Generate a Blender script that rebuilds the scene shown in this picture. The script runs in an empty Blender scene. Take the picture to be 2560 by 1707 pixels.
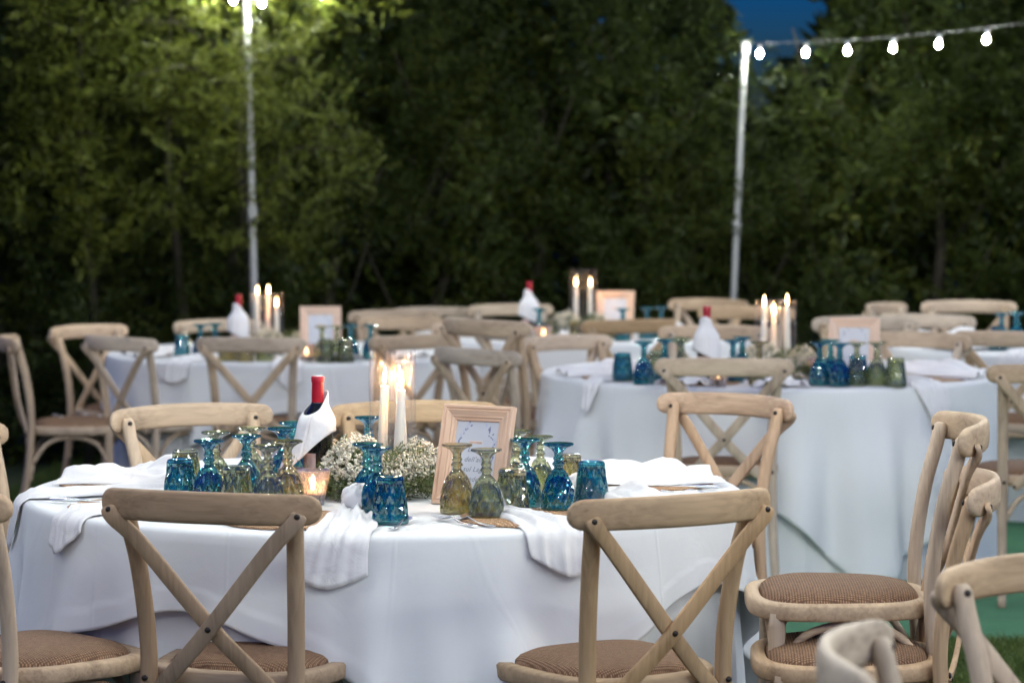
import bpy, math, random
import numpy as np
from mathutils import Vector, Matrix

random.seed(7)
rng = np.random.default_rng(11)
R = math.radians
scn = bpy.context.scene
C = scn.collection

# ------------------------------------------------------------------ camera
cam_d = bpy.data.cameras.new('camera')
cam = bpy.data.objects.new('camera', cam_d)
C.objects.link(cam)
cam.location = (0, 0, 1.57)
cam.rotation_euler = (R(90 - 3.47), 0, 0)
cam_d.sensor_width = 36
cam_d.lens = 97.7
cam_d.clip_end = 400
cam_d.dof.use_dof = True
cam_d.dof.focus_distance = 6.72
cam_d.dof.aperture_fstop = 4.0
scn.camera = cam

# ------------------------------------------------------------------ dusk sky, last glow, exposure
SUN_EL, SUN_ROT = 1.2, 155.0
world = bpy.data.worlds.new('World')
scn.world = world
world.use_nodes = True
wn = world.node_tree
sky = wn.nodes.new('ShaderNodeTexSky')
sky.sky_type = 'NISHITA'
sky.sun_disc = False
sky.sun_elevation = R(SUN_EL)
sky.sun_rotation = R(SUN_ROT)
sky.ozone_density = 10.0
sky.air_density = 1.0
sky.dust_density = 0.3
wn.links.new(sky.outputs[0], wn.nodes['Background'].inputs[0])
wn.nodes['Background'].inputs[1].default_value = 0.60
sun_d = bpy.data.lights.new('afterglow', 'SUN')
sun_d.energy = .15
sun_d.angle = R(35)
sun_d.color = (1.0, .94, .86)
sun = bpy.data.objects.new('afterglow', sun_d)
C.objects.link(sun)
# sky rotation is measured clockwise from +Y
sun.rotation_euler = Vector((math.sin(R(SUN_ROT)) * math.cos(R(SUN_EL)), math.cos(R(SUN_ROT)) * math.cos(R(SUN_EL)), math.sin(R(SUN_EL)))).to_track_quat('Z', 'Y').to_euler()
BULB = 1480.0
scn.view_settings.view_transform = 'Standard'
scn.view_settings.look = 'None'
scn.view_settings.exposure = 0.0
scn.view_settings.gamma = 1.0
scn.cycles.use_denoising = True
scn.cycles.max_bounces = 16
scn.cycles.transmission_bounces = 14
scn.cycles.transparent_max_bounces = 32
scn.cycles.sample_clamp_indirect = 6.0
scn.cycles.caustics_reflective = False
scn.cycles.caustics_refractive = False
scn.cycles.use_light_tree = True

# ------------------------------------------------------------------ helpers
def g(x, y):
    """height of the gently falling lawn"""
    return -0.016 * max(0.0, y - 9) * min(1.1, max(.15, .6 - .33 * x))

class MB:
    def __init__(s):
        s.v = []; s.f = []
    def add(s, v, f):
        n = len(s.v)
        s.v.extend(v); s.f.extend([tuple(i + n for i in q) for q in f])
        return s
    def grid(s, P, closed_u=False, closed_v=False):
        nu, nv = len(P), len(P[0])
        n = len(s.v)
        for row in P: s.v.extend([tuple(p) for p in row])
        for i in range(nu if closed_u else nu - 1):
            for j in range(nv if closed_v else nv - 1):
                a = n + i * nv + j; b = n + i * nv + (j + 1) % nv
                i2 = (i + 1) % nu
                c = n + i2 * nv + (j + 1) % nv; d = n + i2 * nv + j
                s.f.append((a, b, c, d))
        return s
    def tube(s, path, rad, n=8, up=(0, 0, 1), caps=True):
        """loft an ellipse along a path; rad: one or per-point radius or (a,b)"""
        path = [Vector(p) for p in path]
        P = []
        for i, p in enumerate(path):
            t = (path[min(i + 1, len(path) - 1)] - path[max(i - 1, 0)]).normalized()
            u = Vector(up)
            if abs(t.dot(u)) > .95: u = Vector((0, 1, 0)) if abs(t.y) < .9 else Vector((1, 0, 0))
            a = t.cross(u).normalized(); b = a.cross(t).normalized()
            r = rad[i] if isinstance(rad, list) else rad
            ra, rb = r if isinstance(r, tuple) else (r, r)
            P.append([p + a * (ra * math.cos(k * 2 * math.pi / n)) + b * (rb * math.sin(k * 2 * math.pi / n)) for k in range(n)])
        n0 = len(s.v)
        s.grid(P, closed_v=True)
        if caps:
            s.f.append(tuple(n0 + k for k in range(n))[::-1])
            s.f.append(tuple(n0 + (len(P) - 1) * n + k for k in range(n)))
        return s
    def lathe(s, prof, n=24, mod=None, off=(0, 0, 0)):
        P = []
        for r, z in prof:
            row = []
            for k in range(n):
                th = k * 2 * math.pi / n
                rr = mod(r, z, th) if mod else r
                row.append((off[0] + rr * math.cos(th), off[1] + rr * math.sin(th), off[2] + z))
            P.append(row)
        return s.grid(P, closed_v=True)
    def box(s, c, size, rot=None):
        x, y, z = [q / 2 for q in size]
        v = [Vector((i * x, j * y, k * z)) for i in (-1, 1) for j in (-1, 1) for k in (-1, 1)]
        if rot is not None: v = [rot @ q for q in v]
        c = Vector(c)
        return s.add([tuple(q + c) for q in v], [(0, 1, 3, 2), (4, 6, 7, 5), (0, 4, 5, 1), (2, 3, 7, 6), (0, 2, 6, 4), (1, 5, 7, 3)])
    def mesh(s, name, mat, smooth=True, angle=None):
        m = bpy.data.meshes.new(name)
        m.from_pydata([tuple(p) for p in s.v], [], s.f)
        m.materials.append(mat)
        if smooth:
            m.polygons.foreach_set('use_smooth', [True] * len(m.polygons))
            if angle: m.set_sharp_from_angle(angle=R(angle))
        m.update()
        return m

def quads_mesh(name, V, mat, smooth=False):
    """V: (n,4,3) array of separate quads -> one mesh"""
    n = len(V)
    m = bpy.data.meshes.new(name)
    m.vertices.add(n * 4); m.loops.add(n * 4); m.polygons.add(n)
    m.vertices.foreach_set('co', V.reshape(-1).astype(np.float32))
    m.loops.foreach_set('vertex_index', np.arange(n * 4, dtype=np.int32))
    m.polygons.foreach_set('loop_start', np.arange(0, n * 4, 4, dtype=np.int32))
    m.polygons.foreach_set('loop_total', np.full(n, 4, dtype=np.int32))
    m.materials.append(mat)
    m.update(calc_edges=True); m.validate()
    return m

def obj(name, mesh, parent=None, loc=None, rot=None):
    o = bpy.data.objects.new(name, mesh)
    C.objects.link(o)
    if parent: o.parent = parent
    if loc is not None: o.location = loc
    if rot is not None: o.rotation_euler = rot
    return o

def tag(o, label, cat, group=None, kind=None):
    if label: o['label'] = label
    if cat: o['category'] = cat
    if group: o['group'] = group
    if kind: o['kind'] = kind
    return o

def thing(name, label, cat, loc=(0, 0, 0), rot=(0, 0, 0), group=None):
    o = obj(name, None, None, loc, rot)
    return tag(o, label, cat, group)

def dup(root, loc, rot, label, group=None):
    def cp(o, par):
        c = o.copy(); C.objects.link(c); c.parent = par
        for ch in o.children: cp(ch, c)
        return c
    r = root.copy(); C.objects.link(r)
    r.location = loc; r.rotation_euler = rot; r['label'] = label
    if group: r['group'] = group
    for ch in root.children: cp(ch, r)
    return r

def lerp(a, b, t): return a + (b - a) * t
def sstep(a, b, x):
    t = min(1, max(0, (x - a) / (b - a))); return t * t * (3 - 2 * t)

# ------------------------------------------------------------------ materials
def new_mat(name):
    m = bpy.data.materials.new(name); m.use_nodes = True
    nt = m.node_tree
    return m, nt, nt.nodes['Principled BSDF'], nt.nodes['Material Output']

def ramp(nt, stops):
    r = nt.nodes.new('ShaderNodeValToRGB')
    e = r.color_ramp.elements
    while len(e) < len(stops): e.new(.5)
    for k, (p, c) in enumerate(stops):
        e[k].position = p; e[k].color = (*c, 1)
    return r

def plain(name, col, rough=.6, metal=0, spec=.5):
    m, nt, b, o = new_mat(name)
    b.inputs['Base Color'].default_value = (*col, 1)
    b.inputs['Roughness'].default_value = rough
    b.inputs['Metallic'].default_value = metal
    b.inputs['Specular IOR Level'].default_value = spec
    return m

def wood(name, axis, light=(.55, .410, .280), dark=(.24, .165, .105), knots=True):
    m, nt, b, o = new_mat(name)
    tc = nt.nodes.new('ShaderNodeTexCoord')
    inf = nt.nodes.new('ShaderNodeObjectInfo')
    addv = nt.nodes.new('ShaderNodeVectorMath'); addv.operation = 'ADD'
    mul = nt.nodes.new('ShaderNodeMath'); mul.operation = 'MULTIPLY'; mul.inputs[1].default_value = 37.0
    nt.links.new(inf.outputs['Random'], mul.inputs[0])
    nt.links.new(tc.outputs['Object'], addv.inputs[0]); nt.links.new(mul.outputs[0], addv.inputs[1])
    mp = nt.nodes.new('ShaderNodeMapping')
    sc = [60, 60, 60]; sc[axis] = 4
    mp.inputs['Scale'].default_value = sc
    nt.links.new(addv.outputs[0], mp.inputs[0])
    n1 = nt.nodes.new('ShaderNodeTexNoise'); n1.inputs['Scale'].default_value = 1.6; n1.inputs['Detail'].default_value = 7
    n1.inputs['Distortion'].default_value = .6
    nt.links.new(mp.outputs[0], n1.inputs[0])
    mp2 = nt.nodes.new('ShaderNodeMapping')
    sc2 = [16, 16, 16]; sc2[axis] = 3
    mp2.inputs['Scale'].default_value = sc2
    nt.links.new(addv.outputs[0], mp2.inputs[0])
    n2 = nt.nodes.new('ShaderNodeTexNoise'); n2.inputs['Scale'].default_value = 1.0; n2.inputs['Detail'].default_value = 4
    nt.links.new(mp2.outputs[0], n2.inputs[0])
    mx = nt.nodes.new('ShaderNodeMath'); mx.operation = 'MULTIPLY_ADD'; mx.inputs[1].default_value = .46
    mm = nt.nodes.new('ShaderNodeMath'); mm.operation = 'MULTIPLY'; mm.inputs[1].default_value = .58
    nt.links.new(n2.outputs[0], mm.inputs[0])
    nt.links.new(n1.outputs[0], mx.inputs[0]); nt.links.new(mm.outputs[0], mx.inputs[2])
    r = ramp(nt, [(.30, dark), (.46, tuple(lerp(a, c, .62) for a, c in zip(dark, light))), (.62, light)])
    nt.links.new(mx.outputs[0], r.inputs[0])
    hsv = nt.nodes.new('ShaderNodeHueSaturation')
    mr = nt.nodes.new('ShaderNodeMapRange'); mr.inputs[3].default_value = .88; mr.inputs[4].default_value = 1.05
    nt.links.new(inf.outputs['Random'], mr.inputs[0]); nt.links.new(mr.outputs[0], hsv.inputs['Value'])
    mr2 = nt.nodes.new('ShaderNodeMapRange'); mr2.inputs[3].default_value = 1.12; mr2.inputs[4].default_value = .78
    fr = nt.nodes.new('ShaderNodeMath'); fr.operation = 'FRACT'
    nt.links.new(mul.outputs[0], fr.inputs[0]); nt.links.new(fr.outputs[0], mr2.inputs[0])
    nt.links.new(mr2.outputs[0], hsv.inputs['Saturation'])
    nt.links.new(r.outputs[0], hsv.inputs['Color'])
    cm = nt.nodes.new('ShaderNodeMix'); cm.data_type = 'RGBA'; cm.blend_type = 'MULTIPLY'; cm.inputs[0].default_value = 1
    nt.links.new(hsv.outputs[0], cm.inputs[6]); nt.links.new(inf.outputs['Color'], cm.inputs[7])
    nt.links.new(cm.outputs[2], b.inputs['Base Color'])
    b.inputs['Roughness'].default_value = .62
    b.inputs['Specular IOR Level'].default_value = .3
    bp = nt.nodes.new('ShaderNodeBump'); bp.inputs['Strength'].default_value = .25; bp.inputs['Distance'].default_value = .0015
    nt.links.new(n1.outputs[0], bp.inputs['Height']); nt.links.new(bp.outputs[0], b.inputs['Normal'])
    return m

WOOD_X, WOOD_Z, WOOD_Y = wood('pale_oak_rail', 0), wood('pale_oak_post', 2), wood('pale_oak_seat', 1)
PINE = wood('pine_frame', 2, (.78, .55, .40), (.60, .37, .25))
PINE_X = wood('pine_frame_cross', 0, (.78, .55, .40), (.60, .37, .25))
BOLT = plain('bolt_metal', (.035, .028, .024), .45, .6)

def woven(name, c1, c2, s1, bump=.003):
    m, nt, b, o = new_mat(name)
    tc = nt.nodes.new('ShaderNodeTexCoord')
    w1 = nt.nodes.new('ShaderNodeTexWave'); w1.bands_direction = 'X'; w1.inputs['Scale'].default_value = s1
    w2 = nt.nodes.new('ShaderNodeTexWave'); w2.bands_direction = 'Y'; w2.inputs['Scale'].default_value = s1 * .8
    for w in (w1, w2):
        w.inputs['Distortion'].default_value = 1.2; w.inputs['Detail'].default_value = 2; w.inputs['Detail Scale'].default_value = 3
        nt.links.new(tc.outputs['Object'], w.inputs[0])
    mu = nt.nodes.new('ShaderNodeMath'); mu.operation = 'MULTIPLY'
    nt.links.new(w1.outputs['Fac'], mu.inputs[0]); nt.links.new(w2.outputs['Fac'], mu.inputs[1])
    no = nt.nodes.new('ShaderNodeTexNoise'); no.inputs['Scale'].default_value = 90
    nt.links.new(tc.outputs['Object'], no.inputs[0])
    ad = nt.nodes.new('ShaderNodeMath'); ad.operation = 'MULTIPLY_ADD'; ad.inputs[1].default_value = .5
    nt.links.new(no.outputs[0], ad.inputs[0]); nt.links.new(mu.outputs[0], ad.inputs[2])
    r = ramp(nt, [(.22, c1), (.85, c2)])
    nt.links.new(ad.outputs[0], r.inputs[0]); nt.links.new(r.outputs[0], b.inputs['Base Color'])
    b.inputs['Roughness'].default_value = .75
    b.inputs['Specular IOR Level'].default_value = .25
    bp = nt.nodes.new('ShaderNodeBump'); bp.inputs['Strength'].default_value = .8; bp.inputs['Distance'].default_value = bump
    nt.links.new(ad.outputs[0], bp.inputs['Height']); nt.links.new(bp.outputs[0], b.inputs['Normal'])
    return m
RATTAN = woven('woven_seat', (.13, .068, .038), (.37, .225, .135), 62)
MAT_RATTAN = woven('woven_placemat', (.26, .14, .07), (.62, .41, .25), 60, .002)

def cloth(name, col, bump_s=.35, scale=9):
    m, nt, b, o = new_mat(name)
    tc = nt.nodes.new('ShaderNodeTexCoord')
    n1 = nt.nodes.new('ShaderNodeTexNoise'); n1.inputs['Scale'].default_value = scale; n1.inputs['Detail'].default_value = 4
    n1.inputs['Distortion'].default_value = 1.4
    nt.links.new(tc.outputs['Object'], n1.inputs[0])
    n2 = nt.nodes.new('ShaderNodeTexNoise'); n2.inputs['Scale'].default_value = 700; n2.inputs['Detail'].default_value = 2
    nt.links.new(tc.outputs['Object'], n2.inputs[0])
    n3 = nt.nodes.new('ShaderNodeTexNoise'); n3.noise_type = 'RIDGED_MULTIFRACTAL'; n3.inputs['Scale'].default_value = scale * 1.6; n3.inputs['Detail'].default_value = 5; n3.inputs['Distortion'].default_value = .5
    nt.links.new(tc.outputs['Object'], n3.inputs[0])
    b3 = nt.nodes.new('ShaderNodeBump'); b3.inputs['Strength'].default_value = .30; b3.inputs['Distance'].default_value = .005
    nt.links.new(n3.outputs[0], b3.inputs['Height'])
    # pressed fold lines
    sx = nt.nodes.new('ShaderNodeSeparateXYZ'); mpg = nt.nodes.new('ShaderNodeMapping'); mpg.inputs['Rotation'].default_value = (0, 0, .35)
    nt.links.new(tc.outputs['Object'], mpg.inputs[0]); nt.links.new(mpg.outputs[0], sx.inputs[0])
    acc = None
    for ax in (0, 1):
        pp = nt.nodes.new('ShaderNodeMath'); pp.operation = 'PINGPONG'; pp.inputs[1].default_value = .19
        nt.links.new(sx.outputs[ax], pp.inputs[0])
        st = nt.nodes.new('ShaderNodeMapRange'); st.interpolation_type = 'SMOOTHSTEP'; st.inputs[1].default_value = 0; st.inputs[2].default_value = .007; st.inputs[3].default_value = 1; st.inputs[4].default_value = 0
        nt.links.new(pp.outputs[0], st.inputs[0])
        if acc is None: acc = st
        else:
            ad = nt.nodes.new('ShaderNodeMath'); ad.operation = 'MAXIMUM'
            nt.links.new(acc.outputs[0], ad.inputs[0]); nt.links.new(st.outputs[0], ad.inputs[1]); acc = ad
    b4 = nt.nodes.new('ShaderNodeBump'); b4.inputs['Strength'].default_value = .35; b4.inputs['Distance'].default_value = .002
    nt.links.new(acc.outputs[0], b4.inputs['Height']); nt.links.new(b4.outputs[0], b3.inputs['Normal'])
    b1 = nt.nodes.new('ShaderNodeBump'); nt.links.new(b3.outputs[0], b1.inputs['Normal']); b1.inputs['Strength'].default_value = bump_s; b1.inputs['Distance'].default_value = .02
    b2 = nt.nodes.new('ShaderNodeBump'); b2.inputs['Strength'].default_value = .25; b2.inputs['Distance'].default_value = .0008
    nt.links.new(n1.outputs[0], b1.inputs['Height'])
    nt.links.new(n2.outputs[0], b2.inputs['Height']); nt.links.new(b1.outputs[0], b2.inputs['Normal'])
    b.inputs['Base Color'].default_value = (*col, 1)
    b.inputs['Roughness'].default_value = .9
    b.inputs['Specular IOR Level'].default_value = .15
    b.inputs['Sheen Weight'].default_value = .15
    tr = nt.nodes.new('ShaderNodeBsdfTranslucent'); tr.inputs[0].default_value = (*col, 1)
    mx = nt.nodes.new('ShaderNodeMixShader'); mx.inputs[0].default_value = .12
    nt.links.new(b2.outputs[0], b.inputs['Normal']); nt.links.new(b2.outputs[0], tr.inputs['Normal'])
    nt.links.new(b.outputs[0], mx.inputs[1]); nt.links.new(tr.outputs[0], mx.inputs[2])
    nt.links.new(mx.outputs[0], o.inputs['Surface'])
    return m
CLOTH = cloth('tablecloth_linen', (.80, .80, .80), .12, 5)
NAPKIN = cloth('napkin_linen', (.82, .80, .80), .22, 14)

def tinted_glass(name, col, clear=.35, rough=.01, coat=.22):
    """coloured pressed glass: refracting share, straight-through share, glossy outer facets"""
    m, nt, b, o = new_mat(name)
    nt.nodes.remove(b)
    gl = nt.nodes.new('ShaderNodeBsdfGlass'); gl.inputs['Color'].default_value = (*col, 1)
    gl.inputs['Roughness'].default_value = rough; gl.inputs['IOR'].default_value = 1.45
    tp = nt.nodes.new('ShaderNodeBsdfTransparent'); tp.inputs[0].default_value = (*col, 1)
    mx = nt.nodes.new('ShaderNodeMixShader'); mx.inputs[0].default_value = clear
    nt.links.new(gl.outputs[0], mx.inputs[1]); nt.links.new(tp.outputs[0], mx.inputs[2])
    gs = nt.nodes.new('ShaderNodeBsdfGlossy'); gs.inputs['Roughness'].default_value = .045
    lw = nt.nodes.new('ShaderNodeLayerWeight'); lw.inputs[0].default_value = .35
    mr = nt.nodes.new('ShaderNodeMapRange'); mr.inputs[3].default_value = coat * .5; mr.inputs[4].default_value = coat * 1.6
    nt.links.new(lw.outputs['Facing'], mr.inputs[0])
    m2 = nt.nodes.new('ShaderNodeMixShader'); nt.links.new(mr.outputs[0], m2.inputs[0])
    nt.links.new(mx.outputs[0], m2.inputs[1]); nt.links.new(gs.outputs[0], m2.inputs[2])
    nt.links.new(m2.outputs[0], o.inputs['Surface'])
    return m
BLUE = tinted_glass('blue_glass', (.29, .71, .74), .40)
OLIVE = tinted_glass('olive_glass', (.84, .87, .64), .38)
GOLD = tinted_glass('gold_glass', (.87, .83, .56), .38)
PINKGLASS = tinted_glass('clear_pressed_glass', (.97, .93, .91), .35)
_nt = PINKGLASS.node_tree; _o = _nt.nodes['Material Output']; _src = _o.inputs['Surface'].links[0].from_socket
_tr = _nt.nodes.new('ShaderNodeBsdfTranslucent'); _tr.inputs[0].default_value = (.95, .84, .80, 1)
_mx = _nt.nodes.new('ShaderNodeMixShader'); _mx.inputs[0].default_value = .20
_nt.links.new(_src, _mx.inputs[1]); _nt.links.new(_tr.outputs[0], _mx.inputs[2]); _nt.links.new(_mx.outputs[0], _o.inputs['Surface'])
def thin_glass(name):
    m, nt, b, o = new_mat(name)
    nt.nodes.remove(b)
    tp = nt.nodes.new('ShaderNodeBsdfTransparent'); tp.inputs[0].default_value = (.985, .985, .98, 1)
    gl = nt.nodes.new('ShaderNodeBsdfGlossy'); gl.inputs['Roughness'].default_value = .02
    lw = nt.nodes.new('ShaderNodeLayerWeight'); lw.inputs[0].default_value = .5
    pw = nt.nodes.new('ShaderNodeMath'); pw.operation = 'POWER'; pw.inputs[1].default_value = 4.0
    nt.links.new(lw.outputs['Facing'], pw.inputs[0])
    mr = nt.nodes.new('ShaderNodeMapRange'); mr.inputs[3].default_value = .014; mr.inputs[4].default_value = .48
    nt.links.new(pw.outputs[0], mr.inputs[0])
    mx = nt.nodes.new('ShaderNodeMixShader')
    tl = nt.nodes.new('ShaderNodeBsdfTranslucent'); tl.inputs[0].default_value = (.9, .85, .8, 1)
    m0 = nt.nodes.new('ShaderNodeMixShader'); m0.inputs[0].default_value = .006
    nt.links.new(tp.outputs[0], m0.inputs[1]); nt.links.new(tl.outputs[0], m0.inputs[2])
    nt.links.new(mr.outputs[0], mx.inputs[0]); nt.links.new(m0.outputs[0], mx.inputs[1]); nt.links.new(gl.outputs[0], mx.inputs[2])
    nt.links.new(mx.outputs[0], o.inputs['Surface'])
    return m
CLEAR = thin_glass('clear_cylinder_glass')

def emit(name, col, strength):
    m, nt, b, o = new_mat(name)
    nt.nodes.remove(b)
    e = nt.nodes.new('ShaderNodeEmission'); e.inputs[0].default_value = (*col, 1); e.inputs[1].default_value = strength
    nt.links.new(e.outputs[0], o.inputs['Surface'])
    return m
BULB_MAT = emit('lit_bulb', (.95, 1.0, .885), BULB)
FLAME = emit('candle_flame', (1.0, .64, .28), 36)
WAX = plain('white_wax', (.82, .76, .68), .45)
WAX.node_tree.nodes['Principled BSDF'].inputs['Subsurface Weight'].default_value = .5
WAX.node_tree.nodes['Principled BSDF'].inputs['Subsurface Radius'].default_value = (.02, .012, .008)
STEEL = plain('polished_steel', (.80, .80, .80), .28, 1)
POLE = plain('galvanised_pole', (.30, .30, .30), .55, .3)
CABLE = plain('grey_cable', (.10, .10, .10), .8)
SOCKET = plain('bulb_socket', (.55, .55, .55), .5)
CAPSULE = plain('red_foil', (.36, .006, .020), .32, .1)
BOTTLE = plain('dark_bottle_glass', (.006, .007, .006), .06)
LABELP = plain('pink_paper_label', (.72, .50, .44), .7)
PAPER = plain('card_paper', (.60, .60, .63), .8)
INK = plain('grey_ink', (.16, .17, .22), .8)
INK_BLUE = plain('blue_grey_ink', (.20, .23, .36), .8)
WREATH_PALE = plain('pale_blue_ink', (.50, .53, .66), .8)

def leafy(name, stops, scale, transl=.3, rough=.5):
    m, nt, b, o = new_mat(name)
    geo = nt.nodes.new('ShaderNodeNewGeometry')
    n1 = nt.nodes.new('ShaderNodeTexNoise'); n1.inputs['Scale'].default_value = scale; n1.inputs['Detail'].default_value = 3
    nt.links.new(geo.outputs['Position'], n1.inputs[0])
    ad = nt.nodes.new('ShaderNodeMath'); ad.operation = 'MULTIPLY_ADD'; ad.inputs[1].default_value = .55
    mm = nt.nodes.new('ShaderNodeMath'); mm.operation = 'MULTIPLY_ADD'; mm.inputs[1].default_value = .5; mm.inputs[2].default_value = -.02
    nt.links.new(n1.outputs[0], mm.inputs[0])
    nt.links.new(geo.outputs['Random Per Island'], ad.inputs[0]); nt.links.new(mm.outputs[0], ad.inputs[2])
    r = ramp(nt, stops)
    nt.links.new(ad.outputs[0], r.inputs[0])
    nt.links.new(r.outputs[0], b.inputs['Base Color'])
    b.inputs['Roughness'].default_value = rough
    b.inputs['Specular IOR Level'].default_value = .25
    tr = nt.nodes.new('ShaderNodeBsdfTranslucent')
    nt.links.new(r.outputs[0], tr.inputs[0])
    mx = nt.nodes.new('ShaderNodeMixShader'); mx.inputs[0].default_value = transl
    nt.links.new(b.outputs[0], mx.inputs[1]); nt.links.new(tr.outputs[0], mx.inputs[2])
    nt.links.new(mx.outputs[0], o.inputs['Surface'])
    return m
LEAF = leafy('hedge_leaf', [(.0, (.005, .009, .002)), (.42, (.017, .028, .004)), (.72, (.048, .064, .008)), (.93, (.11, .11, .015)), (1.0, (.22, .11, .02))], 1.1)
LEAF_LIT = leafy('lit_hedge_leaf', [(.0, (.016, .024, .003)), (.45, (.052, .068, .008)), (.8, (.12, .132, .013)), (1.0, (.22, .19, .026))], 1.6)  # hedge leaf again, lighter and yellower: glow of the bulbs put into its colour
NEEDLE = leafy('rosemary_leaf', [(.0, (.035, .06, .02)), (.6, (.12, .16, .06)), (1.0, (.22, .25, .11))], 30)
BLOSSOM = leafy('blossom_white', [(.0, (.60, .54, .36)), (.35, (.86, .80, .66)), (1.0, (.92, .88, .78))], 40, .25, .8)
BRANCH = plain('hedge_branch', (.028, .022, .014), .95)
GRASSB = leafy('grass_blade', [(.0, (.03, .055, .012)), (.5, (.075, .12, .025)), (.85, (.15, .19, .05)), (1.0, (.30, .28, .13))], 2.5)

def ground_mat():
    m, nt, b, o = new_mat('lawn_soil')
    tc = nt.nodes.new('ShaderNodeTexCoord')
    n1 = nt.nodes.new('ShaderNodeTexNoise'); n1.inputs['Scale'].default_value = 60; n1.inputs['Detail'].default_value = 6
    n2 = nt.nodes.new('ShaderNodeTexNoise'); n2.inputs['Scale'].default_value = 1.2
    nt.links.new(tc.outputs['Object'], n1.inputs[0]); nt.links.new(tc.outputs['Object'], n2.inputs[0])
    mu = nt.nodes.new('ShaderNodeMath'); mu.operation = 'MULTIPLY'
    nt.links.new(n1.outputs[0], mu.inputs[0]); nt.links.new(n2.outputs[0], mu.inputs[1])
    r = ramp(nt, [(.1, (.018, .030, .008)), (.45, (.06, .09, .022))])
    nt.links.new(mu.outputs[0], r.inputs[0]); nt.links.new(r.outputs[0], b.inputs['Base Color'])
    b.inputs['Roughness'].default_value = 1
    bp = nt.nodes.new('ShaderNodeBump'); bp.inputs['Distance'].default_value = .02
    nt.links.new(n1.outputs[0], bp.inputs['Height']); nt.links.new(bp.outputs[0], b.inputs['Normal'])
    return m
def carpet_mat():
    m, nt, b, o = new_mat('green_carpet')
    tc = nt.nodes.new('ShaderNodeTexCoord')
    n1 = nt.nodes.new('ShaderNodeTexNoise'); n1.inputs['Scale'].default_value = 420; n1.inputs['Detail'].default_value = 2
    n2 = nt.nodes.new('ShaderNodeTexNoise'); n2.inputs['Scale'].default_value = 4; n2.inputs['Detail'].default_value = 4
    nt.links.new(tc.outputs['Object'], n1.inputs[0]); nt.links.new(tc.outputs['Object'], n2.inputs[0])
    ad = nt.nodes.new('ShaderNodeMath'); ad.operation = 'ADD'
    nt.links.new(n1.outputs[0], ad.inputs[0]); nt.links.new(n2.outputs[0], ad.inputs[1])
    r = ramp(nt, [(.35, (.040, .15, .068)), (.7, (.075, .235, .105))])
    hal = nt.nodes.new('ShaderNodeMath'); hal.operation = 'MULTIPLY'; hal.inputs[1].default_value = .5
    nt.links.new(ad.outputs[0], hal.inputs[0])
    nt.links.new(hal.outputs[0], r.inputs[0]); nt.links.new(r.outputs[0], b.inputs['Base Color'])
    b.inputs['Roughness'].default_value = .95
    bp = nt.nodes.new('ShaderNodeBump'); bp.inputs['Distance'].default_value = .004; bp.inputs['Strength'].default_value = .6
    nt.links.new(n1.outputs[0], bp.inputs['Height']); nt.links.new(bp.outputs[0], b.inputs['Normal'])
    return m

# ------------------------------------------------------------------ ground
xs = list(np.linspace(-8, 8, 49)); ys = list(np.linspace(-4, 24, 57))
xs = [-150, -40] + xs + [40, 150]; ys = [-150, -40] + ys + [60, 200]
mb = MB().grid([[(x, y, g(max(-3, min(3, x)), min(18, y))) for y in ys] for x in xs])
tag(obj('ground', mb.mesh('ground', ground_mat())), 'dark lawn ground under the tables', None, kind='structure')
# carpet: a thin sheet with its own edge thickness
cx = np.linspace(.42, 5.5, 18); cy = np.linspace(9.18, 14.2, 22)
mb = MB()
top = [[(x, y + (.02 * math.sin(x * 5) if j == 0 else 0), g(x, y) + .012) for j, y in enumerate(cy)] for x in cx]
mb.grid(top)
edge = [p[0] for p in top]
mb.grid([[(x, y, z - .03) for x, y, z in edge], edge])
edge = top[0]
mb.grid([[(x, y, z - .03) for x, y, z in edge], edge])
tag(obj('carpet', mb.mesh('carpet', carpet_mat())), 'green event carpet laid over the lawn beside the tables', 'carpet')
# grass blades where the lawn can be seen
def blades(n, x0, x1, y0, y1, h=.05):
    p = np.stack([rng.uniform(x0, x1, n), rng.uniform(y0, y1, n)], 1)
    keep = ~((p[:, 0] > .40) & (p[:, 1] > 9.16) & (p[:, 1] < 14.2))
    p = p[keep]; n = len(p)
    z = np.array([g(a, b) for a, b in p]) - .004
    a = rng.uniform(0, 2 * np.pi, n); ln = rng.uniform(.5, 1.15, n) * h; w = rng.uniform(.0015, .003, n)
    lean = rng.normal(0, .35, (n, 2)) * ln[:, None]
    base = np.column_stack([p, z]); side = np.column_stack([np.cos(a), np.sin(a), np.zeros(n)]) * w[:, None]
    mid = base + np.column_stack([lean * .35, ln * .6]); tip = base + np.column_stack([lean * 1.25, ln])
    q1 = np.stack([base - side, base + side, mid + side * .8, mid - side * .8], 1)
    q2 = np.stack([mid - side * .8, mid + side * .8, tip + side * .1, tip - side * .1], 1)
    return np.concatenate([q1, q2], 0)
V = np.concatenate([blades(70000, .45, 2.1, 7.9, 9.2, .05), blades(90000, -2.6, -.6, 8.3, 16.2, .06), blades(25000, -.6, 2.8, 14.0, 16.4, .06), blades(12000, -1.6, .6, 6.0, 9, .05)])
tag(obj('grass', quads_mesh('grass', V, GRASSB)), 'short lawn grass between and around the chairs', 'grass', kind='stuff')

# ------------------------------------------------------------------ hedge
def hedge_face(x):
    """front face of the hedge (y)"""
    return 16.75 - 1.15 * (1 - sstep(-2.0, -.3, x)) + .12 * math.sin(x * 2.3) + .08 * math.sin(x * 5.1 + 1)
def hedge_top(x):
    return 3.35 + .15 * math.sin(x * 3.1) - 1.55 * math.exp(-((x - 1.60) / .17) ** 4) 

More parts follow.
